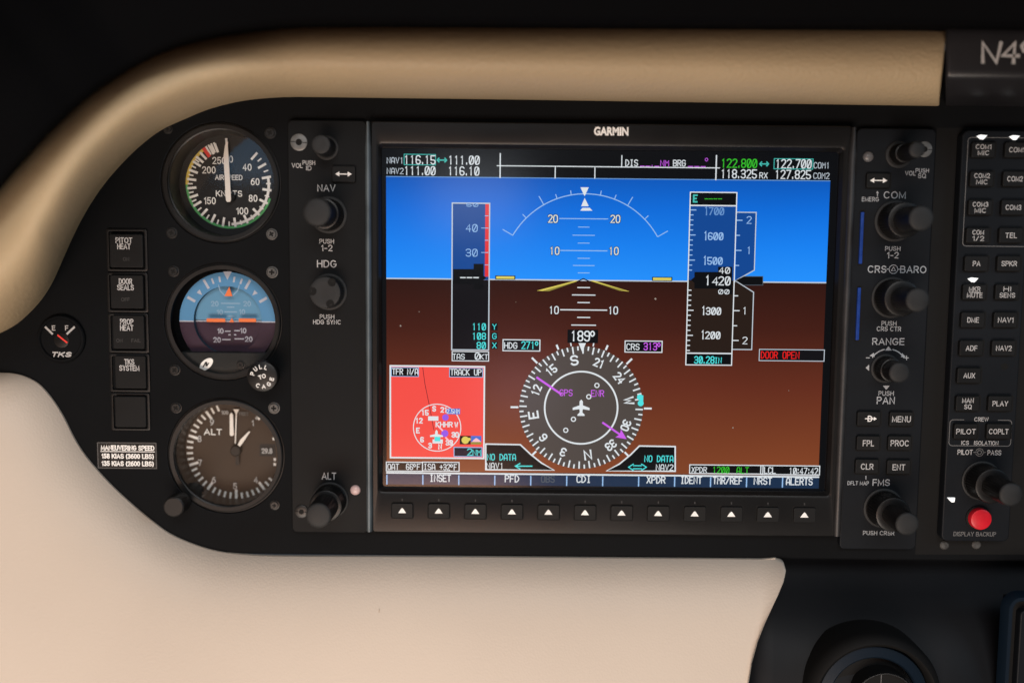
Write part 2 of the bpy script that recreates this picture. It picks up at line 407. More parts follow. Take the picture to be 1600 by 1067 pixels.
    # solids
    def prism(self, pts, w0, w1, m=None, bevel=0.0, base=False, cap_m=None):
        """pts counter-clockwise; bevelled front edge."""
        n = len(pts)
        def inset(d):
            res = []
            for i in range(n):
                a, p, b = Vector(pts[i - 1]), Vector(pts[i]), Vector(pts[(i + 1) % n])
                e1, e2 = (p - a).normalized(), (b - p).normalized()
                n1, n2 = Vector((-e1.y, e1.x)), Vector((-e2.y, e2.x))
                mm = (n1 + n2).normalized(); k = 1 / max(0.4, mm.dot(n1))
                res.append(p + mm * d * k)
            return res
        rings = [[(p[0], p[1], w0) for p in pts]]
        if bevel > 0:
            for a in (0, 30, 60, 90):
                q = inset(bevel * (1 - math.cos(R(a)))); rings.append([(p.x, p.y, w1 - bevel + bevel * math.sin(R(a))) for p in q])
        else: rings.append([(p[0], p[1], w1) for p in pts])
        self.rows(rings, m, close=True, cap0=base, smooth=True)
        self.add(rings[-1], [tuple(range(n))], cap_m or m, False)
    def rbox(self, c, w0, w1, r=1.0, bevel=0.3, m=None, cap_m=None, seg=4):
        self.prism(rrect(c, r, seg), w0, w1, m, bevel, cap_m=cap_m)
    def lathe(self, u, v, prof, m=None, n=48, knurl=0, depth=0.0, knurl_rows=(), smooth=True, tilt=(0, 0)):
        rings = []
        for j, (r, w) in enumerate(prof):
            ring = []
            for i in range(n):
                a = 2 * math.pi * i / n
                rr = r - (depth if (knurl and j in knurl_rows and i % 2) else 0)
                ring.append((u + rr * math.cos(a) + tilt[0] * w, v + rr * math.sin(a) + tilt[1] * w, w))
            rings.append(ring)
        self.rows(rings, m, close=True, cap1=prof[-1][0] > 1e-6, smooth=smooth)
    def build(self, name, parent=None, sharp=35, origin=None):
        me = bpy.data.meshes.new(name)
        o = Vector(origin) if origin else Vector((0, 0, 0))
        me.from_pydata([((a - o.x) / 1000, -(c - o.z) / 1000, (b - o.y) / 1000) for a, b, c in self.v], [], self.f)
        for i, p in enumerate(me.polygons):
            p.material_index = self.m[i]; p.use_smooth = self.s[i]
        for n in self.mats: me.materials.append(MATS[n])
        if any(self.s): me.set_sharp_from_angle(angle=R(sharp))
        me.validate(); me.update()
        ob = bpy.data.objects.new(name, me); COL.objects.link(ob)
        ob.location = (o.x / 1000, -o.z / 1000, o.y / 1000)
        if parent:
            ob.parent = parent; ob.location = ob.location - total_loc(parent)
        return ob

def total_loc(o):
    p = Vector((0, 0, 0))
    while o: p += Vector(o.location); o = o.parent
    return p
def rrect(c, r, seg=4):
    u, v, a, b = c; r = min(r, a / 2.01, b / 2.01); pts = []
    for cx, cy, s in ((u + a / 2 - r, v + b / 2 - r, 0), (u - a / 2 + r, v + b / 2 - r, 90), (u - a / 2 + r, v - b / 2 + r, 180), (u + a / 2 - r, v - b / 2 + r, 270)):
        for i in range(seg + 1):
            a_ = R(s + 90 * i / seg); pts.append((cx + r * math.cos(a_), cy + r * math.sin(a_)))
    return pts
def tag(o, label, cat=None, group=None, kind=None):
    o['label'] = label
    if cat: o['category'] = cat
    if group: o['group'] = group
    if kind: o['kind'] = kind
    return o
def thing(name, loc, label, cat, group=None):
    o = bpy.data.objects.new(name, None); COL.objects.link(o)
    o.empty_display_size = 0.01
    o.location = (loc[0] / 1000, -loc[2] / 1000 if len(loc) > 2 else 0, loc[1] / 1000)
    return tag(o, label, cat, group)
def smoothpath(pts, n=6):
    """Catmull-Rom through the points."""
    out = []
    P_ = [Vector(p) for p in pts]
    for i in range(len(P_) - 1):
        p0, p1, p2, p3 = P_[max(i - 1, 0)], P_[i], P_[i + 1], P_[min(i + 2, len(P_) - 1)]
        for k in range(n):
            t = k / n
            out.append(0.5 * ((2 * p1) + (p2 - p0) * t + (2 * p0 - 5 * p1 + 4 * p2 - p3) * t * t + (3 * p1 - p0 - 3 * p2 + p3) * t ** 3))
    out.append(P_[-1])
    return out

# ------------------------------------------------------------------ the instrument panel with its three instrument holes
GA = dict(c=at(345, 286), r=28.4)      # airspeed
GB = dict(c=at(348.6, 503), r=28.2)    # attitude
GC = dict(c=at(353, 712), r=28.4)      # altimeter
def circle(c, r, n=64, cw=False):
    return [(c[0] + r * math.cos(2 * math.pi * i / n * (-1 if cw else 1)), c[1] + r * math.sin(2 * math.pi * i / n * (-1 if cw else 1))) for i in range(n)]
mb = MB('panel_black')
x0, y1 = at(-500, 60); x1, y0 = at(1800, 868)[0], at(1232, 871)[1]
outer = [(x0, y0), (x1, y0), (x1, y1), (x0, y1)]
loops = [outer] + [circle(g['c'], g['r'], cw=True) for g in (GA, GB, GC)]
flat = [p for l in loops for p in l]
tris = tessellate_polygon([[Vector((a, b, 0)) for a, b in l] for l in loops])
mb.add([(a, b, 0.0) for a, b in flat], [tuple(t) for t in tris])
mb.rows([[(x0, y0, 0.0), (x1, y0, 0.0)], [(x0, y0 - .8, -.8), (x1, y0 - .8, -.8)], [(x0, y0 - .8, -9), (x1, y0 - .8, -9)]], smooth=False)
ww = .06
mb.poly([at(*p, ww) for p in ((1430, 866), (1900, 866), (1900, 203), (1464, 200))], ww, 'gap_black')  # flat black sheet paints the dark of the recess around the units
panel = mb.build('instrument_panel')
bmp = bmesh.new(); bmp.from_mesh(panel.data); bmesh.ops.recalc_face_normals(bmp, faces=bmp.faces)
for f_ in bmp.faces:
    if abs(f_.normal.y) > .9 and f_.normal.y > 0: f_.normal_flip()
bmp.to_mesh(panel.data); bmp.free()
tag(panel, 'matte black instrument panel that carries the gauges, switches and display', 'panel')
for (px, py) in ((1475, 851), (1525, 850)):
    u, v = at(px, py, 0); s = MB('screw_worn'); s.lathe(u, v, [(2.2, 0.0), (2.2, .5), (1.6, 1.0), (0.01, 1.1)], n=20); s.build('screw', panel)

# ------------------------------------------------------------------ padded trim above the panel
upper_in = [(1465, 166), (1400, 165), (1200, 162), (1000, 159), (800, 156), (600, 153.5), (480, 152), (430, 153), (380, 158), (330, 170), (290, 186), (250, 205), (215, 232),
            (185, 262), (160, 292), (138, 325), (120, 358), (105, 390), (92, 420), (80, 445), (65, 468), (45, 490), (22, 509), (-10, 525), (-60, 545), (-160, 566), (-300, 575), (-460, 578)]
upper_out = [(1478, 44), (1412, 43), (1210, 42), (1005, 41), (800, 40), (600, 39), (470, 40), (400, 46), (340, 55), (280, 70), (232, 90), (185, 116), (148, 140),
             (115, 167), (88, 192), (62, 218), (40, 242), (18, 266), (0, 288), (-20, 312), (-40, 335), (-65, 362), (-95, 392), (-130, 420), (-180, 450), (-290, 480), (-420, 495), (-560, 500)]
crest = [26, 27, 30, 33, 36, 38, 41, 45, 50, 54, 58, 62, 65, 67, 69, 70, 70, 69, 68, 66, 64, 62, 60, 58, 56, 54, 52, 50]
END = 0.84
def roll(inn, out, crs, m, name):
    st = [tuple(v) for v in smoothpath([(i[0], i[1], o[0], o[1], c) for i, o, c in zip(inn, out, crs)], 5)] if False else []
    raw = [(i[0], i[1], o[0], o[1], c) for i, o, c in zip(inn, out, crs)]
    for k in range(len(raw) - 1):
        p = [raw[max(k - 1, 0)], raw[k], raw[k + 1], raw[min(k + 2, len(raw) - 1)]]
        for s in range(5):
            t = s / 5
            st.append(tuple(.5 * (2 * p[1][q] + (p[2][q] - p[0][q]) * t + (2 * p[0][q] - 5 * p[1][q] + 4 * p[2][q] - p[3][q]) * t * t + (3 * p[1][q] - p[0][q] - 3 * p[2][q] + p[3][q]) * t ** 3) for q in range(5)))
    st.append(raw[-1])
    mb = MB(m); rings = []; edge_ = []
    N = 24
    for (ix, iy, ox, oy, c) in st:
        a_ = at(ix, iy, 0)
        ring = [(a_[0], a_[1], -1.0)]
        for k in range(N + 1):
            t = k / N
            f = (1 - math.cos(math.pi * END * t)) / (1 - math.cos(math.pi * END))
            f = 0.25 * t + 0.75 * f
            w = c * math.sin(math.pi * END * t) ** 0.85
            u, v = at(ix + (ox - ix) * f, iy + (oy - iy) * f, w); ring.append((u, v, w))
        dx, dy = ox - ix, -(oy - iy); dl = math.hypot(dx, dy); dx /= dl; dy /= dl
        bu, bv, bw_ = ring[-1]
        ring.append((bu + dx * 1.5, bv + dy * 1.5, c * 0.45)); ring.append((bu + dx * 1.5, bv + dy * 1.5, -1.0))
        rings.append(ring); edge_.append((0, 0, bu, bv, c, dx, dy))
    # the cut end folds in over a small radius
    r0 = rings[0]
    for q, (du, k) in enumerate(((.5, .985), (.8, .95), (.8, .6))):
        cu_, cv_ = sum(p[0] for p in r0) / len(r0), sum(p[1] for p in r0) / len(r0)
        rings.insert(0, [(p[0] + du, cv_ + (p[1] - cv_) * k, p[2] * k) for p in r0])
    mb.rows(rings, smooth=True)
    mb.add(list(rings[0]), [tuple(range(len(rings[0])))], None, False); mb.add(list(rings[-1]), [tuple(range(len(rings[0])))], None, False)
    return mb.build(name, sharp=60), edge_
pad, pad_st = roll(upper_in, upper_out, crest, 'beige_upper_dim', 'padded_trim')
tag(pad, 'tan leather padded trim that curves over the top and left of the panel', 'trim')

# black glareshield above and to the left of the padding
mb = MB('glareshield_black'); rings = []
for (au, av, bu, bv, c, ex_, ey_) in pad_st:
    e = Vector((ex_, ey_)).normalized()
    w0 = c * math.sin(math.pi * END)
    def sight(w, out): 
        k = (CAM_D - w) / (CAM_D - w0); return (bu * k + e.x * out, bv * k + e.y * out, w)
    lip = 1.0 + max(0, 60 - c) / 16 + max(0, c - 45) / 24
    ring = [(bu - e.x * 1.0, bv - e.y * 1.0, w0 - 6), sight(w0 + 6 * lip, .8), sight(w0 + 18 * lip, .9), sight(w0 + 24 * lip, 1.6), sight(w0 + 25 * lip, 3.5)]
    for d_, w_ in ((14, 26), (30, 30), (60, 45), (110, 70), (300, 90)):
        ring.append(sight(w0 + w_ * lip, d_))
    rings.append(ring)
r0 = rings[0]
ext = [(p[0] + 160, p[1] - 1, p[2]) for p in r0]
mb.rows([ext] + rings, smooth=True)
gs = mb.build('glareshield', sharp=80)
tag(gs, 'dark black glareshield overhanging the tan padding along the top', 'glareshield')

# black registration trim at the upper right
mb = MB('trim_gloss')
prof = [(166, 0), (160, 8), (148, 15), (134, 20), (127, 22.5), (122, 24), (117, 24.6), (110, 24.7), (90, 24.8), (70, 24.9), (55, 24.9), (46, 24), (38, 20), (30, 8), (28, -1)]
rings = []
for xx, dw in ((1480, 1.5), (1481.5, .4), (1485, 0), (1720, 0)):
    rings.append([(at(xx, y, w)[0], at(1540, y, w)[1], w - dw) for y, w in prof])
mb.rows(rings, smooth=True)
mb.add(list(rings[0]), [tuple(range(len(prof)))], None, False)
reg = mb.build('nameplate_trim', sharp=50)
tag(reg, 'glossy black trim stamped N49 at the right end of the tan padding', 'trim')
mb = MB('grey_ink')
c = box(1530, 65, 1584, 99, 25.2)
sx, sy = scl(1560, 82, 25.2)
def hand(strokes, u, v, a, b, w, t):
    for i, pl in enumerate(strokes):
        mb.ribbon([(u + x * a, v + y * b) for x, y in pl], t, w + i * .02, closed=False, cap=t * .3)
hand([[(0.06, 0), (0.0, 1.0), (0.8, 0), (1.0, 1.02)]], at(1534, 98, 25.2)[0], at(1534, 98, 25.2)[1], 27 * sx, 31 * sy, 25.2, 5 * sx)
hand([[(0.72, -.02), (0.75, 1.0), (0.0, .34), (1.05, .34)]], at(1566, 98, 25.2)[0], at(1566, 98, 25.2)[1], 23 * sx, 31 * sy, 25.2, 5 * sx)
hand([[(.95, .65), (.6, .48), (.2, .55), (.05, .8), (.3, 1.02), (.75, .98), (.95, .7), (.85, .3), (.5, 0)]], at(1594, 97, 25.2)[0], at(1594, 97, 25.2)[1], 24 * sx, 31 * sy, 25.2, 5 * sx)
mb.build('lettering', reg)

# ------------------------------------------------------------------ beige knee panel below
edge = [(-460, 600), (-250, 597), (-120, 588), (-30, 581), (0, 582), (20, 583), (40, 588), (62, 600), (82, 622), (100, 650), (115, 680), (130, 705), (150, 730), (175, 757), (205, 785), (235, 810), (265, 832),
        (300, 848), (340, 860), (390, 866), (450, 868), (600, 868.5), (800, 869.5), (1000, 871), (1120, 872), (1190, 872.5)]
outp = [(-900, 640), (-800, 760), (-700, 900), (-620, 950), (-560, 1000), (-520, 1030), (-480, 1060), (-440, 1090), (-390, 1120), (-345, 1145), (-300, 1170), (-250, 1195), (-200, 1215), (-150, 1230), (-90, 1245), (-20, 1260),
        (50, 1270), (120, 1280), (200, 1290), (290, 1295), (400, 1300), (580, 1300), (780, 1300), (960, 1300), (1060, 1300), (1115, 1300)]
E = smoothpath([at(*p) for p in edge], 5); O = smoothpath([at(*p, 27) for p in outp], 5)
lipped = [0, .004, .012, .03, .06, .1, .15, .2, .26, .33, .41, .5, .6, .72, .86, 1.0]
def knee_w(s): return 1.0 + 15.0 * (1 - math.exp(-s / 11.0)) + 0.13 * s
rings = []
Rcurve = smoothpath([(1212, 873), (1223, 879), (1227, 892), (1224, 908), (1215, 930), (1200, 962), (1189, 987), (1180, 1012), (1173, 1040), (1168, 1070), (1164, 1120), (1160, 1200), (1158, 1300)], 4)
Rl = [0.0]
for a, b in zip(Rcurve, Rcurve[1:]): Rl.append(Rl[-1] + (b - a).length)
def Rat(t):
    L = t * Rl[-1]
    for i in range(len(Rl) - 1):
        if Rl[i + 1] >= L:
            k = (L - Rl[i]) / (Rl[i + 1] - Rl[i]); return Rcurve[i].lerp(Rcurve[i + 1], k)
    return Rcurve[-1]
for e, o in zip(E, O):
    ring = [(e.x, e.y, -1.0), (e.x, e.y, 1.2)]
    L = (o - e).length
    for t in lipped:
        p = e.lerp(o, t); s = t * L
        ring.append((p.x, p.y, knee_w(s)))
    rings.append(ring)
# the free right edge
def edge_row(inset, drop):
    ring = []
    base = at(1212, 873)
    first = None
    for j, t in enumerate([0, 0] + lipped):
        p = Rat(t)
        # distance below the top edge fixes the swell
        s = max(0.0, (at(p.x, 873)[1] - at(p.x, p.y)[1]))
        w = knee_w(s) if j > 1 else (-1.0 if j == 0 else 1.2)
        q = at(p.x, p.y, w if j > 1 else 2.5)
        ring.append((q[0] - inset, q[1], w - drop))
    return ring
last = rings[-1]
er = edge_row(0, 0)
mid = []
for k in (0.35, 0.7, 0.92):
    mid.append([(a[0] + (b[0] - a[0]) * k, a[1] + (b[1] - a[1]) * k, a[2] + (b[2] - a[2]) * k) for a, b in zip(last, er)])
back = [edge_row(-.7, 1.2), edge_row(-.9, 4), edge_row(-.7, 30)]
mb = MB('beige_lower')
mb.rows(rings + mid + [er] + back, smooth=True)
knee = mb.build('knee_panel', sharp=70)
tag(knee, 'smooth beige lower trim panel under the flight display', 'trim')

for pts, t in (([(592.5, 951), (592, 965), (591, 977)], .22), ([(536, 906), (520, 905)], .18)):
    wv = knee_w(at(592, 869, 1)[1] - at(592, pts[0][1], 14)[1]) + .12
    sm = MB('mark_brown'); sm.ribbon([at(*p, wv) for p in pts], t, wv, 'mark_brown'); sm.build('scuff', knee)
# ------------------------------------------------------------------ lower console at the right
mb = MB('console_black'); rings = []
for x in [1140, 1165, 1185, 1210, 1260, 1330, 1400, 1470, 1520, 1560, 1610, 1680, 1760]:
    ring = []
    for j, (y, w) in enumerate(((866, -22), (880, -20), (900, -16), (925, -10), (955, -3), (985, 3), (1020, 8), (1060, 12), (1110, 15), (1200, 18))):
        ww = w - (14 if x < 1150 else 5 if x < 1170 else 0)
        # swell around the round fitting and a soft ridge by the frame
        g = 6 * math.exp(-(((x - 1352) / 95) ** 2 + ((y - 1075) / 95) ** 2)) + 5 * math.exp(-((x - 1500) / 40) ** 2) * max(0, min(1, (y - 880) / 60))
        u, v = at(x, y, ww); ring.append((u, v, ww + g))
    rings.append(ring)
mb.rows(rings, smooth=True)
con = mb.build('lower_console', sharp=80)
tag(con, 'dark moulded lower console right of the beige knee panel', 'console')

vu, vv = at(1366, 1095, 20)
vent = thing('control_shaft', (vu, vv, 16), 'round black collar and shaft sunk in the lower console', 'control shaft')
mb = MB('gap_black')
mb.lathe(vu, vv, [(33, 4), (32.5, 17), (31, 21), (28.6, 22.5), (27.2, 21.5), (26.5, 17), (25.8, 15.5)], n=72)
mb.build('collar', vent, sharp=60)
mb = MB('frame_blue_sheen')
mb.lathe(vu, vv, [(26.3, 10), (26.2, 17.5), (25.6, 18.6), (21.2, 19.4), (20.4, 18.6), (19.8, 10), (18, -6)], n=72)
mb.lathe(vu, vv, [(19, -6), (0.01, -6.1)], 'gap_black', n=40)
mb.build('ring', vent, sharp=40)
su, sv = at(1382, 1098, 24)
mb = MB('instrument_black')
mb.lathe(su, sv, [(14.8, -5), (14.8, 21), (14.2, 24), (13.9, 24), (13.7, 22.4), (0.01, 22.4)], n=64)
mb.ring(su, sv, 13.9, 14.3, 24.05, 'chrome_rim', n=64)
mb.disc(su, sv, 13.9, 22.5, 'gap_black')
mb.rect((su - 1.5, sv + 7, .3, 13), 22.7, 'dim_ink')
mb.build('shaft', vent, sharp=40)

fu, fv, fa, fb = box(1573, 930, 1800, 1230, 22)
fr = thing('console_frame', (fu, fv, 10), 'rounded rectangular black frame at the right end of the lower console', 'frame')
mb = MB('frame_blue_sheen')
o1, i1 = rrect((fu, fv, fa, fb), 7, 8), rrect((fu, fv, fa - 7.6, fb - 7.6), 3.4, 8)
o0 = rrect((fu, fv, fa + 1, fb + 1), 7.5, 8); mid_ = rrect((fu, fv, fa - 2.4, fb - 2.4), 6, 8); im = rrect((fu, fv, fa - 5.6, fb - 5.6), 4.4, 8)
mb.rows([[(a, b, 17.5) for a, b in o0], [(a, b, 20) for a, b in o1], [(a, b, 22) for a, b in mid_], [(a, b, 22) for a, b in im], [(a, b, 20) for a, b in i1], [(a, b, 12) for a, b in i1]], close=True)
mb.build('rim', fr, sharp=40)
mb = MB('gap_black'); mb.rect((fu, fv, fa - 6, fb - 6), 13); mb.rbox((fu + 2, fv - 2, fa - 15, fb - 15), 13, 17, 2, .6, 'audio_plastic'); mb.build('insert', fr)

# ------------------------------------------------------------------ round instruments
def screw(px, py, parent, r=2.2, m='screw_black', w0=0.0):
    u, v = at(px, py, w0 + .6)
    s = MB(m)
    s.lathe(u, v, [(r * 1.25, w0 + .05), (r * 1.2, w0 + .35), (r * 1.0, w0 + .4), (r * .98, w0 + .9), (r * .85, w0 + 1.15)], n=24)
    a = random.uniform(0, 90)
    for k in (0, 90):
        s.tick(u, v, a + k, -r * .55, r * .55, r * .34, w0 + 1.18 + k * .0002, 'gap_black')
    return s.build('screw', parent)

def case(g, depth, parent, r_in, lens_w=-1.5, lip_w=0.8, m='instrument_black'):
    u, v = g['c']; r = g['r']
    mb = MB(m)
    mb.lathe(u, v, [(r + .02, -1.5), (r + .02, -.2), (r - .5, -.9), (r - .9, -.9), (r - 1.1, lip_w - .3), (r - 1.6, lip_w), (r - 3.4, lip_w - .1), (r_in + .6, lens_w + .3), (r_in, lens_w), (r_in - .6, -depth - .1), (r_in - .6, -depth - .4)], n=96)
    mb.lathe(u, v, [(r_in + 4, -depth - .5), (.01, -depth - .5)], 'gap_black', n=48)
    return mb.build('case', parent, sharp=30)
def lens(g, r, w, parent):
    u, v = g['c']
    mb = MB('cover_glass'); mb.disc(u, v, r, w, n=64)
    return mb.build('glass', parent)

# airspeed indicator
T = thing('airspeed_indicator', (*GA['c'], 0), 'round airspeed gauge with green and yellow arcs, topmost of the three round gauges', 'gauge')
DA = 12.6
case(GA, DA, T, 24.6)
cu, cv = at(358.5, 288.5, -DA); k = scl(357.7, 289, -DA)[0]
D = MB('instrument_face')
D.disc(cu, cv, 29, -DA, 'instrument_face', 64)
pts = [(0, 0), (20, 20), (40, 42), (60, 79), (80, 116), (100, 155), (120, 190), (150, 239), (200, 302), (250, 341)]
def ang(s):
    for (a, b), (c, d) in zip(pts, pts[1:]):
        if a <= s <= c: return b + (d - b) * (s - a) / (c - a)
RR = 69.5 * k
W1 = -DA + .08
D.ring(cu, cv, RR * .945, RR * 1.0, W1, 'dial_green', 80, ang(76), ang(174))
D.ring(cu, cv, RR * .93, RR * 1.0, W1, 'dial_yellow', 40, ang(174), ang(228))
D.ring(cu, cv, RR * .87, RR * .93, W1 + .02, 'white_ink', 60, ang(59), ang(113))
for s in range(40, 251, 5):
    big = s % 10 == 0
    if s > 205 and not big: continue
    D.tick(cu, cv, ang(s), RR * (.76 if big else .84), RR * (.97 if big else .95), (1.15 if big else .7) * 1.0, W1 + .05, 'white_ink')
for s in (234, 239, 244, 249): D.tick(cu, cv, ang(s), RR * .78, RR * 1.0, .9, W1 + .06, 'white_ink')
D.tick(cu, cv, ang(229), RR * .76, RR * 1.0, 1.7, W1 + .08, 'dial_red')
D.tick(cu, cv, -3, RR * .86, RR * 1.04, 1.1, W1 + .05, 'white_ink')
def q(zx, zy): return at(230 + zx * .21556, 170 + zy * .21556, -DA)
def S_(mb, s, p, h, t=.15, m='white_ink', w=W1 + .1, xs=.85):
    mb.sans(s, p[0], p[1], h, w, m, t=t, xs=xs)
for s, zx, zy in (('40', 725, 425), ('60', 783, 530), ('80', 768, 650), ('100', 690, 742), ('150', 455, 668), ('200', 448, 445), ('250', 522, 377)):
    S_(D, s, q(zx, zy), 52 * .2156 * k, .14)
S_(D, '0', q(608, 367), 52 * .2156 * k, .14)
S_(D, 'AIRSPEED', q(592, 499), 38 * .2156 * k, .15, xs=.84)
S_(D, 'KNOTS', q(594, 616), 46 * .2156 * k, .15, xs=.95)
D.build('dial', T)
N = MB('needle_white')
def qn(zx, zy): return at(230 + zx * .21556, 170 + zy * .21556, -DA + 3)
N.prism([qn(*p) for p in ((570, 665), (578, 676), (598, 676), (607, 662), (590, 350), (583, 270), (586, 240), (570, 240), (562, 270), (552, 350))][::1], -DA + 2.4, -DA + 3, 'needle_white', .12)
pu, pv = qn(600, 610)
N.lathe(*qn(607, 640), [(1.7, -DA + .2), (1.7, -DA + 2.3), (1.2, -DA + 2.35)], 'gap_black', n=24)
N.build('needle', T)
lens(GA, 24.7, -1.4, T)
for p in ((422, 208), (268, 364)): screw(*p, T)
screw(424.5, 366, T, 2.2, 'screw_worn')
screw(262, 202, T, 1.8)

# attitude indicator
T = thing('attitude_indicator', (*GB['c'], 0), 'round attitude gauge with blue sky, purple ground and a pull to cage knob', 'gauge')
DB = 7.0
case(GB, 13.2, T, 26.0, lens_w=-2.2, lip_w=.6)
def b_(zx, zy, w=-DB): return at(230 + zx * .2248, 390 + zy * .2248, w)
cu, cv = at(355.7, 500.5, -DB); k = scl(355.7, 500, -DB)[0]
hu, hv = b_(560, 500)
r1, r2 = 76.5 * k, 54 * k
# outer roll ring (sky half / ground half)
D = MB('ai_sky')
h0 = hv - cv
def arc_ring(mb, r_i, r_o, up, w, m):
    aa = []
    n = 48
    outer, inner = [], []
    a_o = math.degrees(math.acos(max(-1, min(1, h0 / r_o)))); a_i = math.degrees(math.acos(max(-1, min(1, h0 / r_i))))
    for i in range(n + 1):
        t = i / n
        if up: ao, ai = -a_o + 2 * a_o * t, -a_i + 2 * a_i * t
        else: ao, ai = a_o + (360 - 2 * a_o) * t, a_i + (360 - 2 * a_i) * t
        outer.append((cu + r_o * math.sin(R(ao)), cv + r_o * math.cos(R(ao)), w)); inner.append((cu + r_i * math.sin(R(ai)), cv + r_i * math.cos(R(ai)), w))
    vs = inner + outer; N_ = n + 1
    mb.add(vs, [(i, N_ + i, N_ + i + 1, i + 1) for i in range(n)], m)
arc_ring(D, r2, r1, True, -DB, 'ai_sky'); arc_ring(D, r2, r1, False, -DB, 'ai_ground')
W = -DB + .06
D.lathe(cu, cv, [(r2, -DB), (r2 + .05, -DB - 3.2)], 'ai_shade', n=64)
for a, L, t in ((-60, 14, 1.3), (60, 14, 1.3), (-30, 16, 1.2), (30, 16, 1.2), (-20, 9, .9), (-10, 9, .9), (10, 9, .9), (20, 9, .9)):
    D.tick(cu, cv, a, r2 + (17 - L) * k * .5 + 1.0, r2 + (17 - L) * k * .5 + 1.0 + L * k, t, W, 'ai_mark')
for a in (-45, 45):
    s, c = math.sin(R(a)), math.cos(R(a)); ru = r2 + 7 * k
    D.poly([(cu + ru * s + o * c + h_ * s, cv + ru * c - o * s + h_ * c) for o, h_ in ((-1.1, 1.2), (0, -1.5), (1.1, 1.2))][::-1], W, 'ai_mark')
D.poly([b_(528, 152), b_(558, 212), b_(588, 152)], W + .02, 'ai_mark')
D.rect((cu - (r1 + r2) / 2, hv, r1 - r2, .55), W + .02, 'ai_mark'); D.rect((cu + (r1 + r2) / 2, hv, r1 - r2, .55), W + .02, 'ai_mark')
D.build('roll_ring', T, sharp=60)
# inner ball, a shallow dome 4 mm behind the ring
B = MB('ai_sky_ball')
bw = -DB - 3.0
bu, bv = at(360, 500, bw); rb = r2 + 2.0
hb = at(360, 502, bw)[1]
top = [(bu + rb * math.sin(a), bv + rb * math.cos(a)) for a in [R(-90 + 180 * i / 32) for i in range(33)]]
B.poly([(a, max(b, hb)) for a, b in top][::-1], bw, 'ai_sky_ball')
bot = [(bu + rb * math.sin(a), bv + rb * math.cos(a)) for a in [R(90 + 180 * i / 32) for i in range(33)]]
B.poly([(a, min(b, hb)) for a, b in bot][::-1], bw, 'ai_ground')
def bb(zx, zy): return at(230 + zx * .2248, 390 + zy * .2248, bw)
kb = scl(360, 500, bw)[0]
W = bw + .06
B.rect((bu, hb, 2 * rb, .5), W, 'ai_mark')
for zy, hw, m in ((374, 68, 'ai_mark_dim'), (433, 45, 'ai_mark_dim'), (400, 26, 'ai_mark_dim'), (463, 28, 'ai_mark_dim')):
    u, v = bb(580, zy); B.rect((u, v, hw * 2 * .2248 * kb, .5), W, m)
for s, zx, zy, m in (('20', 470, 376, 'ai_mark_dim'), ('20', 695, 376, 'ai_mark_dim'), ('10', 505, 435, 'ai_mark_dim'), ('10', 660, 433, 'ai_mark_dim'),
                     ('10', 510, 565, 'ai_mark'), ('10', 668, 563, 'ai_mark'), ('20', 486, 627, 'ai_mark'), ('20', 706, 622, 'ai_mark')):
    S_(B, s, bb(zx, zy), 38 * .2248 * kb, .16, m, W + .03, .95)
for zx, zy, wd in ((560, 567, 40), (625, 563, 40), (550, 625, 60), (640, 620, 66), (572, 592, 16), (612, 592, 16)):
    u, v = bb(zx, zy); B.rect((u, v, wd * .2248 * kb, .5), W, 'ai_mark')
u, v = bb(590, 588); B.rect((u, v, .35, 26 * kb), W + .01, 'faint_ink')
B.build('ball', T)
# fixed aircraft bars and bank pointer
A = MB('ai_orange')
wA = -DB + .5
def ba(zx, zy): return at(230 + zx * .2248, 390 + zy * .2248, wA)
for zx0, zx1 in ((412, 542), (636, 756)):
    p, r_ = ba(zx0, 491), ba(zx1, 491)
    A.rbox(((p[0] + r_[0]) / 2, (p[1] + r_[1]) / 2, r_[0] - p[0], 26 * .2248 * k), wA - .5, wA, .4, .12)
A.prism([ba(570, 505), ba(603, 505), ba(588, 475)], wA - .5, wA, None, .08)
A.prism([ba(536, 324), ba(592, 324), ba(570, 258)], wA - .5, wA, None, .08)
A.ribbon([ba(495 + 0, 245), ba(505, 285), ba(535, 318)], .45, wA - .2, 'ai_mark_dim'); A.ribbon([ba(640, 245), ba(628, 285), ba(595, 318)], .45, wA - .2, 'ai_mark_dim')
A.build('aircraft_symbol', T)
# lower mask plate with the white oval emblem and small screw
M = MB('instrument_black')
mu, mv = GB['c']; wp = -1.9
ycut = b_(500, 716, wp)[1] - mv
rm = 25.8
a0 = math.degrees(math.acos(ycut / rm))
seg = [(mu + rm * math.sin(R(a0 + (360 - 2 * a0) * i / 40)), mv + rm * math.cos(R(a0 + (360 - 2 * a0) * i / 40))) for i in range(41)]
M.prism(seg[::-1], -11, wp, 'mask_grey', .35)
eu, ev = at(230 + 411 * .2248, 390 + 797 * .2248, wp); kk = scl(322, 569, wp)[0]
c_, s_ = math.cos(R(42)), math.sin(R(42))
M.poly([(eu + 13 * kk * math.cos(t) * c_ - 7.2 * kk * math.sin(t) * s_, ev + 13 * kk * math.cos(t) * s_ + 7.2 * kk * math.sin(t) * c_) for t in [2 * math.pi * i / 32 for i in range(32)]], wp + .06, 'white_ink')
def em(x, y): return (eu + x * kk, ev + y * kk)
M.poly([em(-6.5, -4.5), em(-4, -4.5), em(-1, 1), em(-1.5, -3), em(1.5, -3), em(5, 2.5), em(3, 2.5), em(1.3, 0.2), em(1.6, 4), em(-1.4, 4), em(-4, -.5)], wp + .1, 'gap_black')
M.build('mask_plate', T)
screw(375.8, 570, T, 1.7, 'screw_black', wp)
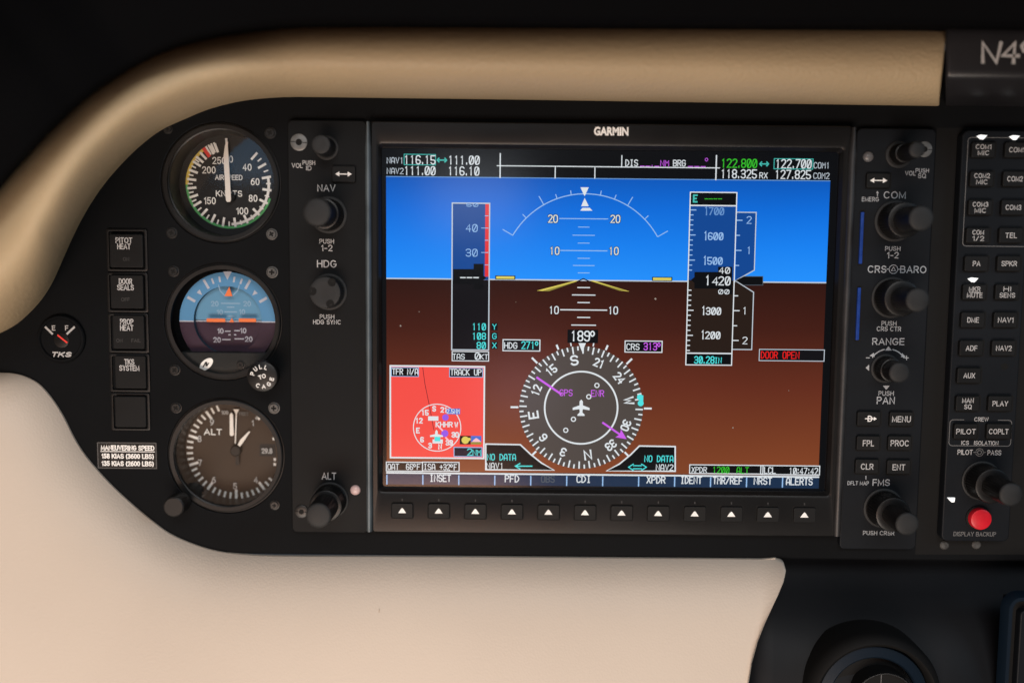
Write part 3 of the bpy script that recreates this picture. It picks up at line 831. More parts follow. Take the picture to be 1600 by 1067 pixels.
# caging knob
ku, kv = at(409.5, 588.4, 13)
K = MB('instrument_black')
bu_, bv_ = at(404, 584, 0)
K.lathe(bu_, bv_, [(3.2, -1), (3.2, 8)], 'knob_dark', n=24)
K.lathe(ku, kv, [(5.2, 6), (6.9, 7.5), (7.15, 8.5), (7.15, 12), (6.9, 12.7), (6.3, 13)], n=48)
for s, px, py, rot in (('PULL', 401.5, 575.8, -38), ('TO', 408.5, 588.3, -22), ('CAGE', 416, 601.8, -34)):
    pass
def arc_text(mb, s, cu, cv, r, a_mid, step, h, w, m, flip=False):
    n = len(s)
    for i, ch in enumerate(s):
        a = a_mid + (i - (n - 1) / 2) * step * (-1 if flip else 1)
        mb.sans(ch, cu + r * math.sin(R(a)), cv + r * math.cos(R(a)), h, w, m, t=.19, rot=a + (180 if flip else 0))
tu, tv = at(409.5, 588.4, 13.1)
arc_text(K, 'PULL', tu, tv, 4.6, -25, 32, 2.0, 13.06, 'white_ink')
K.sans('TO', tu, tv, 2.0, 13.06, 'white_ink', t=.19, rot=-20)
arc_text(K, 'CAGE', tu, tv, 4.6, 155, 34, 2.0, 13.06, 'white_ink', True)
K.build('knob', T, sharp=40)
lens(GB, 26.1, -1.7, T)
screw(271, 424, T); screw(425, 425.5, T, 2.3, 'screw_worn'); screw(273, 578, T); 

# altimeter
T = thing('altimeter', (*GC['c'], 0), 'round altimeter with white pointers, lowest of the three round gauges', 'gauge')
DC = 13.6
case(GC, DC, T, 25.0)
cu, cv = at(368, 704, -DC); k = scl(368, 704, -DC)[0]
D = MB('altimeter_face_glare'); D.disc(cu, cv, 30, -DC, 'altimeter_face_glare', 64)
W1 = -DC + .08
RR = 78 * k
for i in range(50):
    a = i * 7.2
    if abs(i - 15) < 3 or i in (2, 3, 48, 49, 1, 0): continue
    big = i % 5 == 0
    D.tick(cu, cv, a, RR * (.80 if big else .87), RR * .995, 1.25 if big else 1.0, W1, 'white_ink')
D.tick(cu, cv, 33, RR * .78, RR * .93, 1.0, W1, 'grey_ink')
def q(zx, zy, w=-DC): return at(230 + zx * .21556, 600 + zy * .21556, w)
for s, zx, zy in (('9', 475, 272), ('8', 385, 393), ('7', 388, 565), ('6', 488, 690), ('5', 642, 735), ('4', 793, 690)):
    S_(D, s, q(zx, zy), 48 * .2156 * k, .16, 'grey_ink', xs=.9)
S_(D, '1', q(770, 278), 44 * .2156 * k, .17, 'grey_ink')
S_(D, 'ALT', q(482, 343), 46 * .2156 * k, .17, 'white_ink', xs=1.15)
S_(D, '100', q(568, 203), 30 * .2156 * k, .18, 'grey_ink'); S_(D, 'FEET', q(706, 212), 26 * .2156 * k, .18, 'dim_ink')
D.rect((*q(873, 478), 118 * .2156 * k, 92 * .2156 * k), W1, 'instrument_face')
S_(D, '29.8', q(873, 480), 40 * .2156 * k, .18, 'grey_ink', xs=.75)
for p in ((925, 545), (925, 580)): D.rect((*q(*p), 1.1, 1.4), W1 + .02, 'white_ink')
D.build('dial', T)
for nm, poly, w in (('pointer', ((612, 377), (627, 370), (622, 222), (610, 205), (597, 222), (598, 370)), -DC + 2.2), ('pointer', ((655, 440), (672, 452), (690, 430), (746, 345), (738, 340), (676, 400)), -DC + 2.8),
                    ('pointer', ((634, 430), (642, 430), (650, 215), (667, 182), (623, 182), (641, 215)), -DC + 1.5)):
    N = MB('needle_white'); pp = [q(*p, w) for p in poly]
    ar = sum(a[0] * b[1] - b[0] * a[1] for a, b in zip(pp, pp[1:] + pp[:1]))
    N.prism(pp if ar > 0 else pp[::-1], w - .4, w, 'needle_white', .1); N.build(nm, T)
H = MB('gap_black'); H.lathe(*q(640, 485, -DC + 3), [(2.6, -DC + .3), (2.6, -DC + 3.0), (2.2, -DC + 3.3)], 'instrument_black', n=32)
H.prism([q(*p, -DC + 2) for p in ((640, 585), (668, 585), (664, 490), (642, 490))], -DC + 1.6, -DC + 2, 'instrument_black'); H.build('hub', T)
lens(GC, 25.1, -1.4, T)
screw(428, 637.5, T, 2.3, 'screw_worn'); screw(275, 637, T); screw(429, 789, T, 1.9)
u, v = at(271, 792, 13); uu, vv_ = at(275, 788, 0)
K = MB('instrument_black'); K.lathe(uu, vv_, [(2.5, -1), (2.5, 6)], n=20)
K.lathe(u, v, [(4.6, 3), (5.0, 4), (5.1, 11.6), (4.8, 12.6), (4.2, 13.0)], n=48, knurl=1, depth=.22, knurl_rows=(1, 2)); K.build('knob', T, sharp=30)

# fluid quantity gauge
gu, gv = at(97.5, 529, 0)
T = thing('fluid_gauge', (gu, gv, 0), 'small round TKS fluid gauge with E and F marks and a red needle', 'gauge')
mb = MB('panel_black')
mb.lathe(gu, gv, [(11.3, 0), (11.2, 1.4), (10.7, 2.0), (9.9, 2.1), (9.5, 1.5), (9.4, 1.2)], n=64); mb.disc(gu, gv, 9.3, 1.26, 'panel_black'); 
def g_(zx, zy, w=1.3): return at(40 + zx * .3936, 340 + zy * .3936, w)
for a, b in (((77, 433), (108, 463)), ((195, 433), (163, 463))):
    mb.ribbon([g_(*a), g_(*b)], .95, 1.3, 'grey_ink')
mb.sans('E', *g_(111, 438), 2.4, 1.32, 'grey_ink', t=.17); mb.sans('F', *g_(163, 438), 2.4, 1.32, 'grey_ink', t=.17)
mb.sans('TKS', *g_(143, 543), 2.5, 1.32, 'grey_ink', width=80 * .3936 * .3, t=.24, slant=.4)
mb.lathe(*g_(143, 487), [(3.6, 1.25), (3.5, 1.6), (3.2, 1.7)], 'instrument_black', n=32)
mb.build('case', T, sharp=30)
n_ = MB('dial_red'); n_.ribbon([g_(127, 466, 2), g_(166, 497, 2)], .75, 2.1); n_.build('needle', T)

# five push switches stacked down the left side
def switch(cx, cy, w_px, h_px, fr, lines, small, label):
    T = thing('push_switch', (*at(cx, cy, 0), 0), label, 'switch', 'push switches stacked left of the gauges')
    f = box(*fr, 0)
    mb = MB('instrument_black')
    o, i2, i3 = rrect(f, 1.0), rrect((f[0], f[1], f[2] - 1.2, f[3] - 1.2), .8), rrect((f[0], f[1], f[2] - 2.2, f[3] - 1.8), .8)
    mb.rows([[(a, b, 0) for a, b in o], [(a, b, .9) for a, b in o], [(a, b, 1.1) for a, b in i2], [(a, b, 1.0) for a, b in i3], [(a, b, -.6) for a, b in i3]], close=True)
    mb.poly(i3, -.5, 'gap_black')
    mb.build('bezel', T, sharp=40)
    c = box(cx - w_px / 2, cy - h_px / 2, cx + w_px / 2, cy + h_px / 2, 2.6)
    cap = MB('button_rubber'); cap.rbox(c, -.4, 2.6, 1.0, .45, 'button_rubber', seg=5)
    s = scl(cx, cy, 2.6)
    n = len(lines)
    for j, t in enumerate(lines):
        u, v = at(cx + small.get('dx', 0), cy - h_px * .22 - (n - 1) * 4.7 + j * 9.6, 2.7)
        cap.sans(t, u, v, 9.0 * s[1], 2.68, 'grey_ink', width=len(t) * 5.4 * s[0], t=.16)
    for (t, dx, dy) in small.get('t', ()):
        u, v = at(cx + dx, cy + dy, 2.7); cap.sans(t, u, v, 5.8 * s[1], 2.68, 'faint_ink')
    cap.build('cap', T, sharp=50)
switch(197, 392, 54, 53, (167, 358, 232, 424), ['PITOT', 'HEAT'], {'dx': -3.5, 't': [('ON', 0, 13)]}, 'square black push switch reading PITOT HEAT')
switch(198, 456, 53, 53, (168, 426, 233, 488), ['DOOR', 'SEALS'], {'dx': -2, 't': [('OFF', -2, 12)]}, 'square black push switch reading DOOR SEALS')
switch(200.5, 519, 51, 53, (170, 489.5, 234, 551), ['PROP', 'HEAT'], {'dx': -2.5, 't': [('ON', -14, 13), ('FAIL', 12, 13)]}, 'square black push switch reading PROP HEAT')
switch(203.5, 581.5, 50, 52, (172, 552.5, 236, 612), ['TKS', 'SYSTEM'], {'dx': -1.5}, 'square black push switch reading TKS SYSTEM')
switch(203.5, 643.5, 50, 49, (174, 613.5, 236, 672), [], {}, 'blank square black push switch at the bottom of the switch stack')

# manoeuvring speed placard
c = box(150, 690, 247, 733, .3)
pl = MB('instrument_black'); pl.rbox(c, 0, .3, .6, .1, 'instrument_black')
pl.frame((c[0], c[1], c[2] - .8, c[3] - .8), .22, .33, 'dim_ink')
s = scl(198, 710, .3)
for t, y, wd, b in (('MANEUVERING SPEED', 699.5, 86, .03), ('158 KIAS (3600 LBS)', 712.5, 84, .02), ('135 KIAS (2600 LBS)', 724, 84, .02)):
    u, v = at(199.5, y, .3); pl.sans(t, u, v, 8.0 * s[1], .36, 'white_ink', width=wd * s[0], t=.2)
u, v = at(199.5, 705.3, .3); pl.rect((u, v, 87 * s[0], 1.2 * s[1]), .36, 'white_ink')
tag(pl.build('placard'), 'small black placard listing maneuvering speeds in white letters', 'placard')

# ------------------------------------------------------------------ the flight display unit
T = thing('flight_display', (*at(950, 510, 0), 0), 'wide flight display with a lit blue and brown artificial horizon and soft keys', 'flight display')
WP = 3.0       # front of the control plates
def corners(tl, tr, br, bl, w):
    p = [at(*q_, w) for q_ in (tl, tr, br, bl)]
    l, r_ = (p[0][0] + p[3][0]) / 2, (p[1][0] + p[2][0]) / 2; t, b = (p[0][1] + p[1][1]) / 2, (p[2][1] + p[3][1]) / 2
    return ((l + r_) / 2, (t + b) / 2, r_ - l, t - b)
left = corners((450, 187.5), (572, 189), (577, 833), (455, 831), WP)
mb = MB('unit_plastic'); mb.rbox(left, 0, WP, 2.6, .5, 'unit_plastic', seg=6); LP = mb.build('side_plate', T, sharp=50)
right = corners((1338, 200), (1463, 202), (1431, 859), (1313, 857), WP)
mb = MB('audio_plastic'); mb.rbox(right, 0, WP, 2.6, .5, 'audio_plastic', seg=6); RP = mb.build('side_plate', T, sharp=50)

# screen bezel: outer frame with bevelled inner edge
WB = 5.0
o = corners((581, 189), (1330, 198), (1305, 838), (581, 831), WB)
i_ = corners((592, 224), (1316, 231), (1300, 774), (591, 770), WB)
mb = MB('bezel_plastic')
def rr4(c, r, w, seg=4): return [(a, b, w) for a, b in rrect(c, r, seg)]
mb.rows([rr4(o, 1, 0), rr4(o, 1, WB - .4), rr4((o[0], o[1], o[2] - .8, o[3] - .8), 1, WB), rr4((i_[0], i_[1], i_[2] + 1.6, i_[3] + 2.4), 2.2, WB), rr4(i_, 1.8, WB - .5), rr4((i_[0], i_[1], i_[2] - 2.2, i_[3] - 3), 1.2, 2.6), rr4((i_[0], i_[1], i_[2] - 2.4, i_[3] - 3.2), 1.2, 1.2)], close=True)
bez = mb.build('bezel', T, sharp=25)
L = MB('white_ink'); u, v = at(955, 205.5, WB); s = scl(955, 205, WB)
L.text('GARMIN', u, v, 12 * s[1], WB + .06, 'white_ink', width=53 * s[0], bold=.045)
for i in range(12):
    px = 628.5 + i * 57.15; uu, vv2 = at(px, 780.5 + i * .6, WB)
    L.rect((uu, vv2, .5, 1.1), WB + .05, 'faint_ink')
L.build('lettering', bez)
# edge strips either side of the screen
for (tx0, tx1, bx0, bx1, ty, by, m) in ((569.5, 580.5, 570.5, 581, 190, 831, 'strip_blue_glare'), (1328, 1342, 1303, 1317, 199, 838, 'strip_dark')):
    c = corners((tx0, ty), (tx1, ty + .1), (bx1, by + .1), (bx0, by), 6.5)
    mb = MB(m); n = 10; r_w = c[2] / 2
    rings = []
    for yy, kx in ((c[1] - c[3] / 2, .9), (c[1] - c[3] / 2 + 10, 1.0), (c[1] + c[3] / 2 - 12, 1.0), (c[1] + c[3] / 2 - 9.5, .85), (c[1] + c[3] / 2, .5)):
        rings.append([(c[0] - r_w * kx * math.cos(math.pi * j / n), yy, 3.2 + 3.4 * math.sin(math.pi * j / n) ** .7) for j in range(n + 1)])
    mb.rows(rings[::-1], m, smooth=True); mb.add(rings[-1], [tuple(range(n + 1))], m); mb.add(rings[0], [tuple(range(n + 1))], m)
    mb.build('edge_strip', T, sharp=60)

# --- the lit screen
WS = 1.4
def P(px, py, d=0.0): return at(px, py, WS + d)
SC = scl(950, 510, WS)
def sb(x0, y0, x1, y1): return box(x0, y0, x1, y1, WS)
hz = P(950, 438)[1] / 1000
tz, bz = P(950, 280)[1] / 1000, P(950, 738)[1] / 1000
def lz(t): return hz + (tz - hz) * t
gradient_glow('sky', [(0.0, (34, 144, 252)), (.35 * (tz - hz), (20, 128, 240)), (.7 * (tz - hz), (8, 108, 218)), ((tz - hz), (4, 88, 188))], noise=.05)
gradient_glow('ground', [(bz - hz, (128, 66, 36)), ((bz - hz) * .55, (98, 43, 27)), ((bz - hz) * .25, (67, 27, 18)), (0.0, (47, 18, 12))], noise=.12)
cs = corners((588, 226), (1316, 232), (1298, 774), (588, 770), WS - .1)
scr = MB('screen_black'); scr.rect(cs, WS - .1, 'screen_black')
act = corners((603, 234), (1298, 241), (1279, 761), (604.5, 758), WS)
screen = scr.build('screen', T, origin=(cs[0], cs[1], WS - .1))
def ax(f): return act[0] - act[2] / 2 + act[2] * f
h_u = act[0]
topv, horv, botv = P(950, 279.5)[1], P(950, 438.5)[1], P(950, 739.5)[1]
mb = MB('screen_sky'); mb.rect((act[0], (topv + horv) / 2, act[2], topv - horv), WS, 'screen_sky')
mb.build('sky_field', screen, origin=(act[0], horv, WS))
mb = MB('screen_ground'); mb.rect((act[0], (horv + botv) / 2, act[2], horv - botv), WS, 'screen_ground')
for px, py, r_ in ((626, 509, .42), (655, 487, .25), (1024, 467, .5), (1145, 668, .35), (1232, 610, .2), (806, 472, .2)):
    u, v = P(px, py); mb.disc(u, v, r_, WS + .32, 'dust', 8)
mb.build('ground_field', screen, origin=(act[0], horv, WS))
mb = MB('screen_arcgrey'); mb.rect((act[0], horv, act[2], 2.0 * SC[1]), WS + .03); mb.build('horizon_line', screen)
def T_(mb, s, px, py, h, m='screen_white', width=None, t=.17, d=.20, xs=.85, halo=None, rot=0, smooth=True):
    u, v = P(px, py, d)
    mb.strokes(s, u, v, h * SC[1], WS + d, m, width=width * SC[0] if width else None, t=t * .76, xs=xs, halo=halo, rot=rot, smooth=smooth)
def line(mb, pts, t, d=.12, m='screen_white', closed=False):
    mb.ribbon([P(*p, d) for p in pts], t * SC[0], WS + d, m, closed=closed)
def hline(mb, x0, x1, y, t, d=.12, m='screen_white'):
    u, v = P((x0 + x1) / 2, y, d); mb.rect((u, v, (x1 - x0) * SC[0], t * .8 * SC[1]), WS + d, m)
def vline(mb, x, y0, y1, t, d=.12, m='screen_white'):
    u, v = P(x, (y0 + y1) / 2, d); mb.rect((u, v, t * .8 * SC[0], (y1 - y0) * SC[1]), WS + d, m)
def boxed(mb, x0, y0, x1, y1, fill='screen_black', edge_='screen_white', t=2.0, d=.08):
    c = sb(x0, y0, x1, y1)
    if fill: mb.rect(c, WS + d, fill)
    if edge_: mb.frame(c, t * .75 * SC[0], WS + d + .03, edge_)
def both_arrow(mb, cx, cy, w, h, m, d=.2, t=1.8):
    u, v = P(cx, cy, d); w *= SC[0] / 2; h *= SC[1] / 2
    mb.rect((u, v, 2 * w - h * 1.2, t * SC[1]), WS + d, m)
    for s_ in (-1, 1):
        mb.ribbon([(u + s_ * (w - h * .9), v + h), (u + s_ * w, v), (u + s_ * (w - h * .9), v - h)], t * SC[0], WS + d + .01, m)

# frequency bar along the top
mb = MB('screen_navy')
mb.rect((act[0], topv, act[2], 1.3 * SC[1]), WS + .1, 'screen_dimwhite')
T_(mb, 'NAV1', 617.5, 251, 8.5, 'screen_arcgrey', 24.5, .17); T_(mb, 'NAV2', 617.5, 267.5, 8.5, 'screen_arcgrey', 24.5, .17)
boxed(mb, 631, 241, 681, 258.5, None, 'screen_card_cyan', 1.3)
T_(mb, '116.15', 656, 250, 12.5, 'screen_white', 46, .17); both_arrow(mb, 690.5, 250.5, 14, 7, 'screen_card_cyan')
T_(mb, '111.00', 725, 250.5, 12.5, 'screen_white', 46, .17)
T_(mb, '111.00', 656, 267, 12.5, 'screen_white', 46, .17); T_(mb, '116.10', 724.5, 267.5, 12.5, 'screen_white', 46, .17)
vline(mb, 781.5, 240, 278, 2.2); vline(mb, 1119, 243, 281.5, 2.2); hline(mb, 782, 1119, 261, 1.8, .13)
vline(mb, 867.5, 261, 279, 1.8); vline(mb, 929.5, 262, 279, 1.8); vline(mb, 971.5, 243, 261, 1.8)
T_(mb, 'DIS', 987, 254.8, 9, 'screen_white', 18, .19); T_(mb, '__._', 1015, 255.5, 9, 'screen_magenta', 28, .17); T_(mb, 'NM', 1038.5, 255.5, 8.5, 'screen_magenta', 12, .18)
T_(mb, 'BRG', 1061.5, 255.3, 9, 'screen_white', 18, .19); T_(mb, '___', 1089, 256, 9, 'screen_magenta', 26, .17); T_(mb, '*', 1105, 252, 9, 'screen_magenta', 4.5, .12)
T_(mb, '122.800', 1155, 255.5, 12.5, 'screen_green', 53, .17); both_arrow(mb, 1194, 256.5, 13, 7, 'screen_card_cyan')
boxed(mb, 1210, 248, 1269.5, 265, None, 'screen_card_cyan', 1.3); T_(mb, '122.700', 1240, 256.3, 12.5, 'screen_white', 53, .17); T_(mb, 'COM1', 1284, 258.8, 8.5, 'screen_arcgrey', 23.5, .16)
T_(mb, '118.325', 1154.5, 272, 12.5, 'screen_white', 53, .17); T_(mb, 'RX', 1193, 274.5, 8.5, 'screen_white', 11.5, .17)
T_(mb, '127.825', 1239, 273, 12.5, 'screen_white', 53, .17); T_(mb, 'COM2', 1283.5, 275, 8.5, 'screen_arcgrey', 23.5, .16)
mb.build('frequency_bar', screen)

# bank scale
mb = MB('screen_arcgrey')
u, v = P(913.2, 434.5, .1); r = 127 * SC[0]
mb.ring(u, v, r - .7 * SC[0], r + .7 * SC[0], WS + .1, 'screen_softwhite', 60, -60, 60)
for a, l in ((-60, 18), (60, 18), (-30, 15), (30, 15), (-45, 8), (45, 8), (-20, 7), (20, 7), (-10, 7), (10, 7)):
    mb.tick(u, v, a, r, r + l * SC[0], 1.3 * SC[0], WS + .13, 'screen_softwhite')
for pts in (((907, 293), (920, 293), (913.3, 307)), ((908, 322.5), (920, 322.5), (913.6, 309.5)), ((906.5, 329.5), (925.5, 329.5), (921.5, 325), (910, 325))):
    pp = [P(*p, .15) for p in pts]; mb.poly(pp, WS + .15, 'screen_white')
mb.build('bank_scale', screen)

# pitch ladder
mb = MB('screen_white')
for y, hw, m, t in ((342, 37, 'screen_softwhite', 1.6), (355, 8.5, 'screen_softwhite', 1.4), (367.8, 17, 'screen_softwhite', 1.4), (380, 9, 'screen_softwhite', 1.4), (391.8, 36, 'screen_softwhite', 1.7), (403.7, 9.5, 'screen_softwhite', 1.5),
                    (415, 16.5, 'screen_softwhite', 1.5), (426.5, 9, 'screen_softwhite', 1.5), (449.4, 9.7, 'screen_white', 2.0), (461, 18, 'screen_white', 2.0), (472.8, 9.5, 'screen_white', 2.0), (484.3, 36, 'screen_white', 2.2), (496, 10, 'screen_white', 2.0), (508, 19, 'screen_white', 2.0)):
    hline(mb, 912 - hw, 912 + hw, y, t, .10, m)
for s_, x, y in (('20', 864, 342), ('20', 961.5, 342.3), ('10', 866.5, 392), ('10', 959, 392.3), ('10', 865.5, 484.5), ('10', 958, 485)):
    T_(mb, s_.replace('0', 'o'), x, y, 11, 'screen_white', 13.5, .2, .2, halo='screen_black')
mb.build('pitch_ladder', screen)

# yellow aircraft symbol
mb = MB('screen_yellow')
for pts in (((838.6, 454.2), (858, 455), (905, 438.6), (899, 438.6)), ((984, 455.5), (968, 454.3), (921, 438.6), (928, 438.6))):
    mb.poly([P(*p, .24) for p in pts], WS + .24, 'screen_yellow'); 
    a, b_2, c2, d2 = pts; mb.poly([P(*p, .25) for p in ((b_2[0], b_2[1]), c2, ((b_2[0] * .35 + a[0] * .65), b_2[1]))], WS + .25, 'screen_olive')
line(mb, [(901, 440.5), (911.5, 435.5), (923, 440.8)], 1.6, .27, 'screen_black')
for x, y in ((789.5, 433.8), (1034.5, 436)):
    c = sb(x - 15.5, y - 3.2, x + 15.5, y + 3.2); mb.rect(c, WS + .22, 'screen_black'); c = sb(x - 14, y - 2, x + 14, y + 2); mb.rect(c, WS + .24, 'screen_yellow')
mb.build('aircraft_symbol', screen)

# airspeed tape
mb = MB('screen_tape_dark')
c = sb(706, 317, 764.5, 438); mb.rect(c, WS + .05, 'screen_tape_blue'); c = sb(706, 438, 764, 548); mb.rect(c, WS + .05, 'screen_tape_dark')
c = sb(758, 318, 764.5, 433); mb.rect(c, WS + .08, 'screen_tape_red')
for y in (337.4, 356.5, 375.6, 394.7, 414): hline(mb, 752 if abs(y - 356.5) < 1 or abs(y - 394.7) < 1 else 757.5, 763, y, 1.3, .11, 'screen_softwhite')
T_(mb, '40', 737, 356.5, 11, 'screen_softwhite', 17, .15); T_(mb, '30', 737, 395, 11, 'screen_softwhite', 17, .15)
T_(mb, '50', 738, 320.5, 4.6, 'screen_softwhite', 17, .24)
mb.poly([P(*p, .13) for p in ((708, 436), (708, 420.5), (740, 420.5), (740, 412.3), (755.5, 412.3), (755.5, 431), (760, 434), (755.5, 437.5), (755.5, 452), (740, 452), (740, 444), (708, 444))][::-1], WS + .13, 'screen_black')
for i in range(3): hline(mb, 719 + i * 10.3, 727.5 + i * 10.3, 433.8, 2.2, .16)
boxed(mb, 706, 548.5, 764, 564.5, 'screen_black', 'screen_white', 1.8, .09)
T_(mb, 'TAS', 716.5, 557, 8, 'screen_white', 18, .2, .2); T_(mb, '0', 746, 556.5, 10, 'screen_white', 7, .2, .2); T_(mb, 'KT', 756.5, 557.5, 7.5, 'screen_white', 11, .2, .2)
c = sb(705.5, 316.5, 765, 549.5); mb.frame(c, 1.8 * SC[0], WS + .12, 'screen_arcgrey')
for s_, l, y in (('110', 'Y', 510.5), ('108', 'G', 525.2), ('80', 'X', 539.6)):
    T_(mb, s_, 759 - len(s_) * 3.5, y, 10, 'screen_cyan', len(s_) * 7 - 1, .19, .2); c = sb(767.5, y - 5.5, 777.5, y + 5.5); mb.rect(c, WS + .06, 'screen_black'); T_(mb, l, 772.5, y, 8, 'screen_cyan', 5.5, .19, .2)
mb.build('airspeed_tape', screen)

# altitude tape
mb = MB('screen_tape_dark')
au = P(1111, 438)[0]; aw = 72 * SC[0]
def arow(y): return P(1111, y)[1]
def arect(y0, y1, m, d): mb.rect((au, (arow(y0) + arow(y1)) / 2, aw, arow(y0) - arow(y1)), WS + d, m)
arect(300, 321, 'screen_black', .08); arect(321, 438, 'screen_tape_blue', .05); arect(438, 552, 'screen_alt_dark', .05); arect(552, 571, 'screen_black', .08)
mb.frame((au, (arow(300) + arow(571)) / 2, aw, arow(300) - arow(571)), 1.6 * SC[0], WS + .14, 'screen_white')
for y in (321.5, 552): mb.rect((au, arow(y), aw, 2 * SC[1]), WS + .15, 'screen_white')
for i in range(29):
    y = 328.5 + i * 7.83
    if 424 < y < 452: continue
    big = i % 5 == 0
    L_ = (9.5 if big else 5.5) * SC[0]
    mb.rect((au - aw / 2 + L_ / 2 + .3, arow(y), L_, 1.6 * SC[1]), WS + .12, 'screen_softwhite' if y < 438 else 'screen_white')
for s_, y, m in (('1700', 329.5, 'screen_dimwhite'), ('1600', 368.5, 'screen_softwhite'), ('1500', 407, 'screen_softwhite'), ('1300', 485.3, 'screen_white'), ('1200', 523, 'screen_white')):
    mb.strokes(s_[0], au - 10 * SC[0], arow(y), 13 * SC[1], WS + .2, m, width=5 * SC[0], t=.15); mb.strokes(s_[1:], au + 5 * SC[0], arow(y + .8), 10.5 * SC[1], WS + .2, m, width=22 * SC[0], t=.16)
mb.poly([P(*p, .16) for p in ((1085, 451), (1085, 442), (1079.5, 437.5), (1085, 433), (1085, 425), (1122, 425), (1122, 417), (1144, 417), (1144, 460), (1122, 460), (1122, 451))], WS + .16, 'screen_black')
T_(mb, '1', 1106, 438, 14, 'screen_white', 6, .2, .22); T_(mb, '4', 1117.5, 439.5, 11.5, 'screen_white', 8, .2, .22); T_(mb, '20', 1132, 439, 12.5, 'screen_white', 17, .19, .22)
T_(mb, '40', 1132, 422.7, 9, 'screen_white', 16, .2, .22); T_(mb, '00', 1131, 456, 6.5, 'screen_white', 16, .24, .22)
T_(mb, '30.28', 1100.5, 562.3, 10.5, 'screen_cyan', 30, .2, .22); T_(mb, 'IN', 1122, 563, 8.5, 'screen_cyan', 10, .2, .22)
T_(mb, 'E', 1086.5, 310.5, 10, 'screen_card_cyan', 5, .32, .22); 
for i in range(4): T_(mb, '-', 1104 + i * 7, 311, 5, 'screen_green', 5, .3, .22)
mb.build('altitude_tape', screen)

# vertical speed scale
mb = MB('screen_tape_blue')
p = [(1151.5, 331.5), (1181.5, 331.5), (1179, 421.5), (1148.5, 438.3), (1177, 456), (1174.5, 545.5), (1144, 545.5)]
xs = au + aw / 2
rt = P(1178, 438)[0]
pts = [(xs, arow(331.5)), (rt, arow(331.5)), (rt, arow(421.5)), (xs + .3, arow(438.3)), (rt, arow(456)), (rt, arow(545.5)), (xs, arow(545.5))]
mb.poly([pts[0], pts[3], pts[2], pts[1]], WS + .06, 'screen_tape_blue'); mb.poly([pts[3], pts[6], pts[5], pts[4]], WS + .06, 'screen_alt_dark')
mb.ribbon(pts, 1.5 * SC[0], WS + .1, 'screen_arcgrey')
for y, l in ((344, 9), (367.5, 6), (391, 9), (414.5, 6), (461.8, 6), (485, 9), (508.5, 6), (531.5, 9)):
    mb.rect((xs + l * SC[0] / 2, arow(y), l * SC[0], 1.6 * SC[1]), WS + .11, 'screen_softwhite' if y < 438 else 'screen_white')
for s_, y, m in (('2', 344, 'screen_softwhite'), ('1', 391.3, 'screen_softwhite'), ('1', 485.5, 'screen_white'), ('2', 532, 'screen_white')): T_(mb, s_, 1170.5 if y < 400 else 1164, y, 10.5, m, 6.5, .17)
mb.poly([P(*q_, .17) for q_ in ((1149, 438.3), (1162, 445.5), (1192, 445.5), (1192, 432), (1162, 432))], WS + .17, 'screen_black')
line(mb, [(1162, 432), (1192, 432), (1192, 445.5), (1162, 445.5)], 1.0, .19, 'screen_grey')
mb.build('vertical_speed_scale', screen)

# compass rose
mb = MB('screen_rose')
cu, cv = P(908, 637, .05); K = SC[0]
mb.disc(cu, cv, 95.5 * K, WS + .05, 'screen_rose', 96)
mb.ring(cu, cv, 55 * K, 57.6 * K, WS + .09, 'screen_white', 96)
HDG = 189
for d_ in range(0, 360, 5):
    a = d_ - HDG; big = d_ % 10 == 0
    mb.tick(cu, cv, a, (84 if big else 89) * K, 95.5 * K, 2.3 * K, WS + .09, 'screen_white')
for d_, s_ in ((0, 'N'), (30, '3'), (60, '6'), (90, 'E'), (120, '12'), (150, '15'), (180, 'S'), (210, '21'), (240, '24'), (270, 'W'), (300, '30'), (330, '33')):
    a = d_ - HDG; h = 13.5 if s_ in 'NESW' else 11.5
    mb.strokes(s_.replace('0', 'o'), cu + 74.5 * K * math.sin(R(a)), cv + 74.5 * K * math.cos(R(a)), h * K, WS + .16, 'screen_white', t=.21, xs=1.08 if s_ in 'NESW' else .9 if len(s_) == 1 else .8, rot=a)
for a in (-135, -90, -45, 45, 90, 135, -22, 22): mb.tick(cu, cv, a, 97 * K, (109 if abs(a) in (45, 90) else 105) * K, 3 * K, WS + .1, 'screen_white')
for a in (-10, 10): mb.tick(cu, cv, a, 97 * K, 103 * K, 2 * K, WS + .1, 'screen_white')
# course needle 313
def pol(a, r_, o=0): return (cu + r_ * K * math.sin(R(a)) + o * K * math.cos(R(a)), cv + r_ * K * math.cos(R(a)) - o * K * math.sin(R(a)))
a = 313 - HDG
mb.ribbon([pol(a, 40), pol(a, 74)], 3 * K, WS + .2, 'screen_magenta'); mb.poly([pol(a, 86), pol(a, 70, -7.5), pol(a, 73), pol(a, 70, 7.5)][::-1], WS + .21, 'screen_magenta')
mb.ribbon([pol(a + 180, 37), pol(a + 180, 84)], 3.2 * K, WS + .2, 'screen_magenta')
for x, y in ((932.7, 602), (920, 619.7), (896, 654.8), (884, 672)):
    u, v = P(x, y, .1); mb.ring(u, v, 2.4 * K, 4.1 * K, WS + .1, 'screen_white', 20)
T_(mb, 'GPS', 884.5, 613.5, 9.5, 'screen_magenta', 19, .17, .22); T_(mb, 'ENR', 933.7, 614.5, 9.5, 'screen_magenta', 19, .17, .22)
u, v = cu, cv
mb.poly([(u + x * K, v + y * K) for x, y in ((0, 13), (-2.6, 10), (-2.6, 4), (-13, 0), (-13, -3.5), (-2.6, -2), (-2, -7), (-5.5, -10.5), (-5.5, -12.5), (5.5, -12.5), (5.5, -10.5), (2, -7), (2.6, -2), (13, -3.5), (13, 0), (2.6, 4), (2.6, 10))], WS + .18, 'screen_white')
a = 271 - HDG
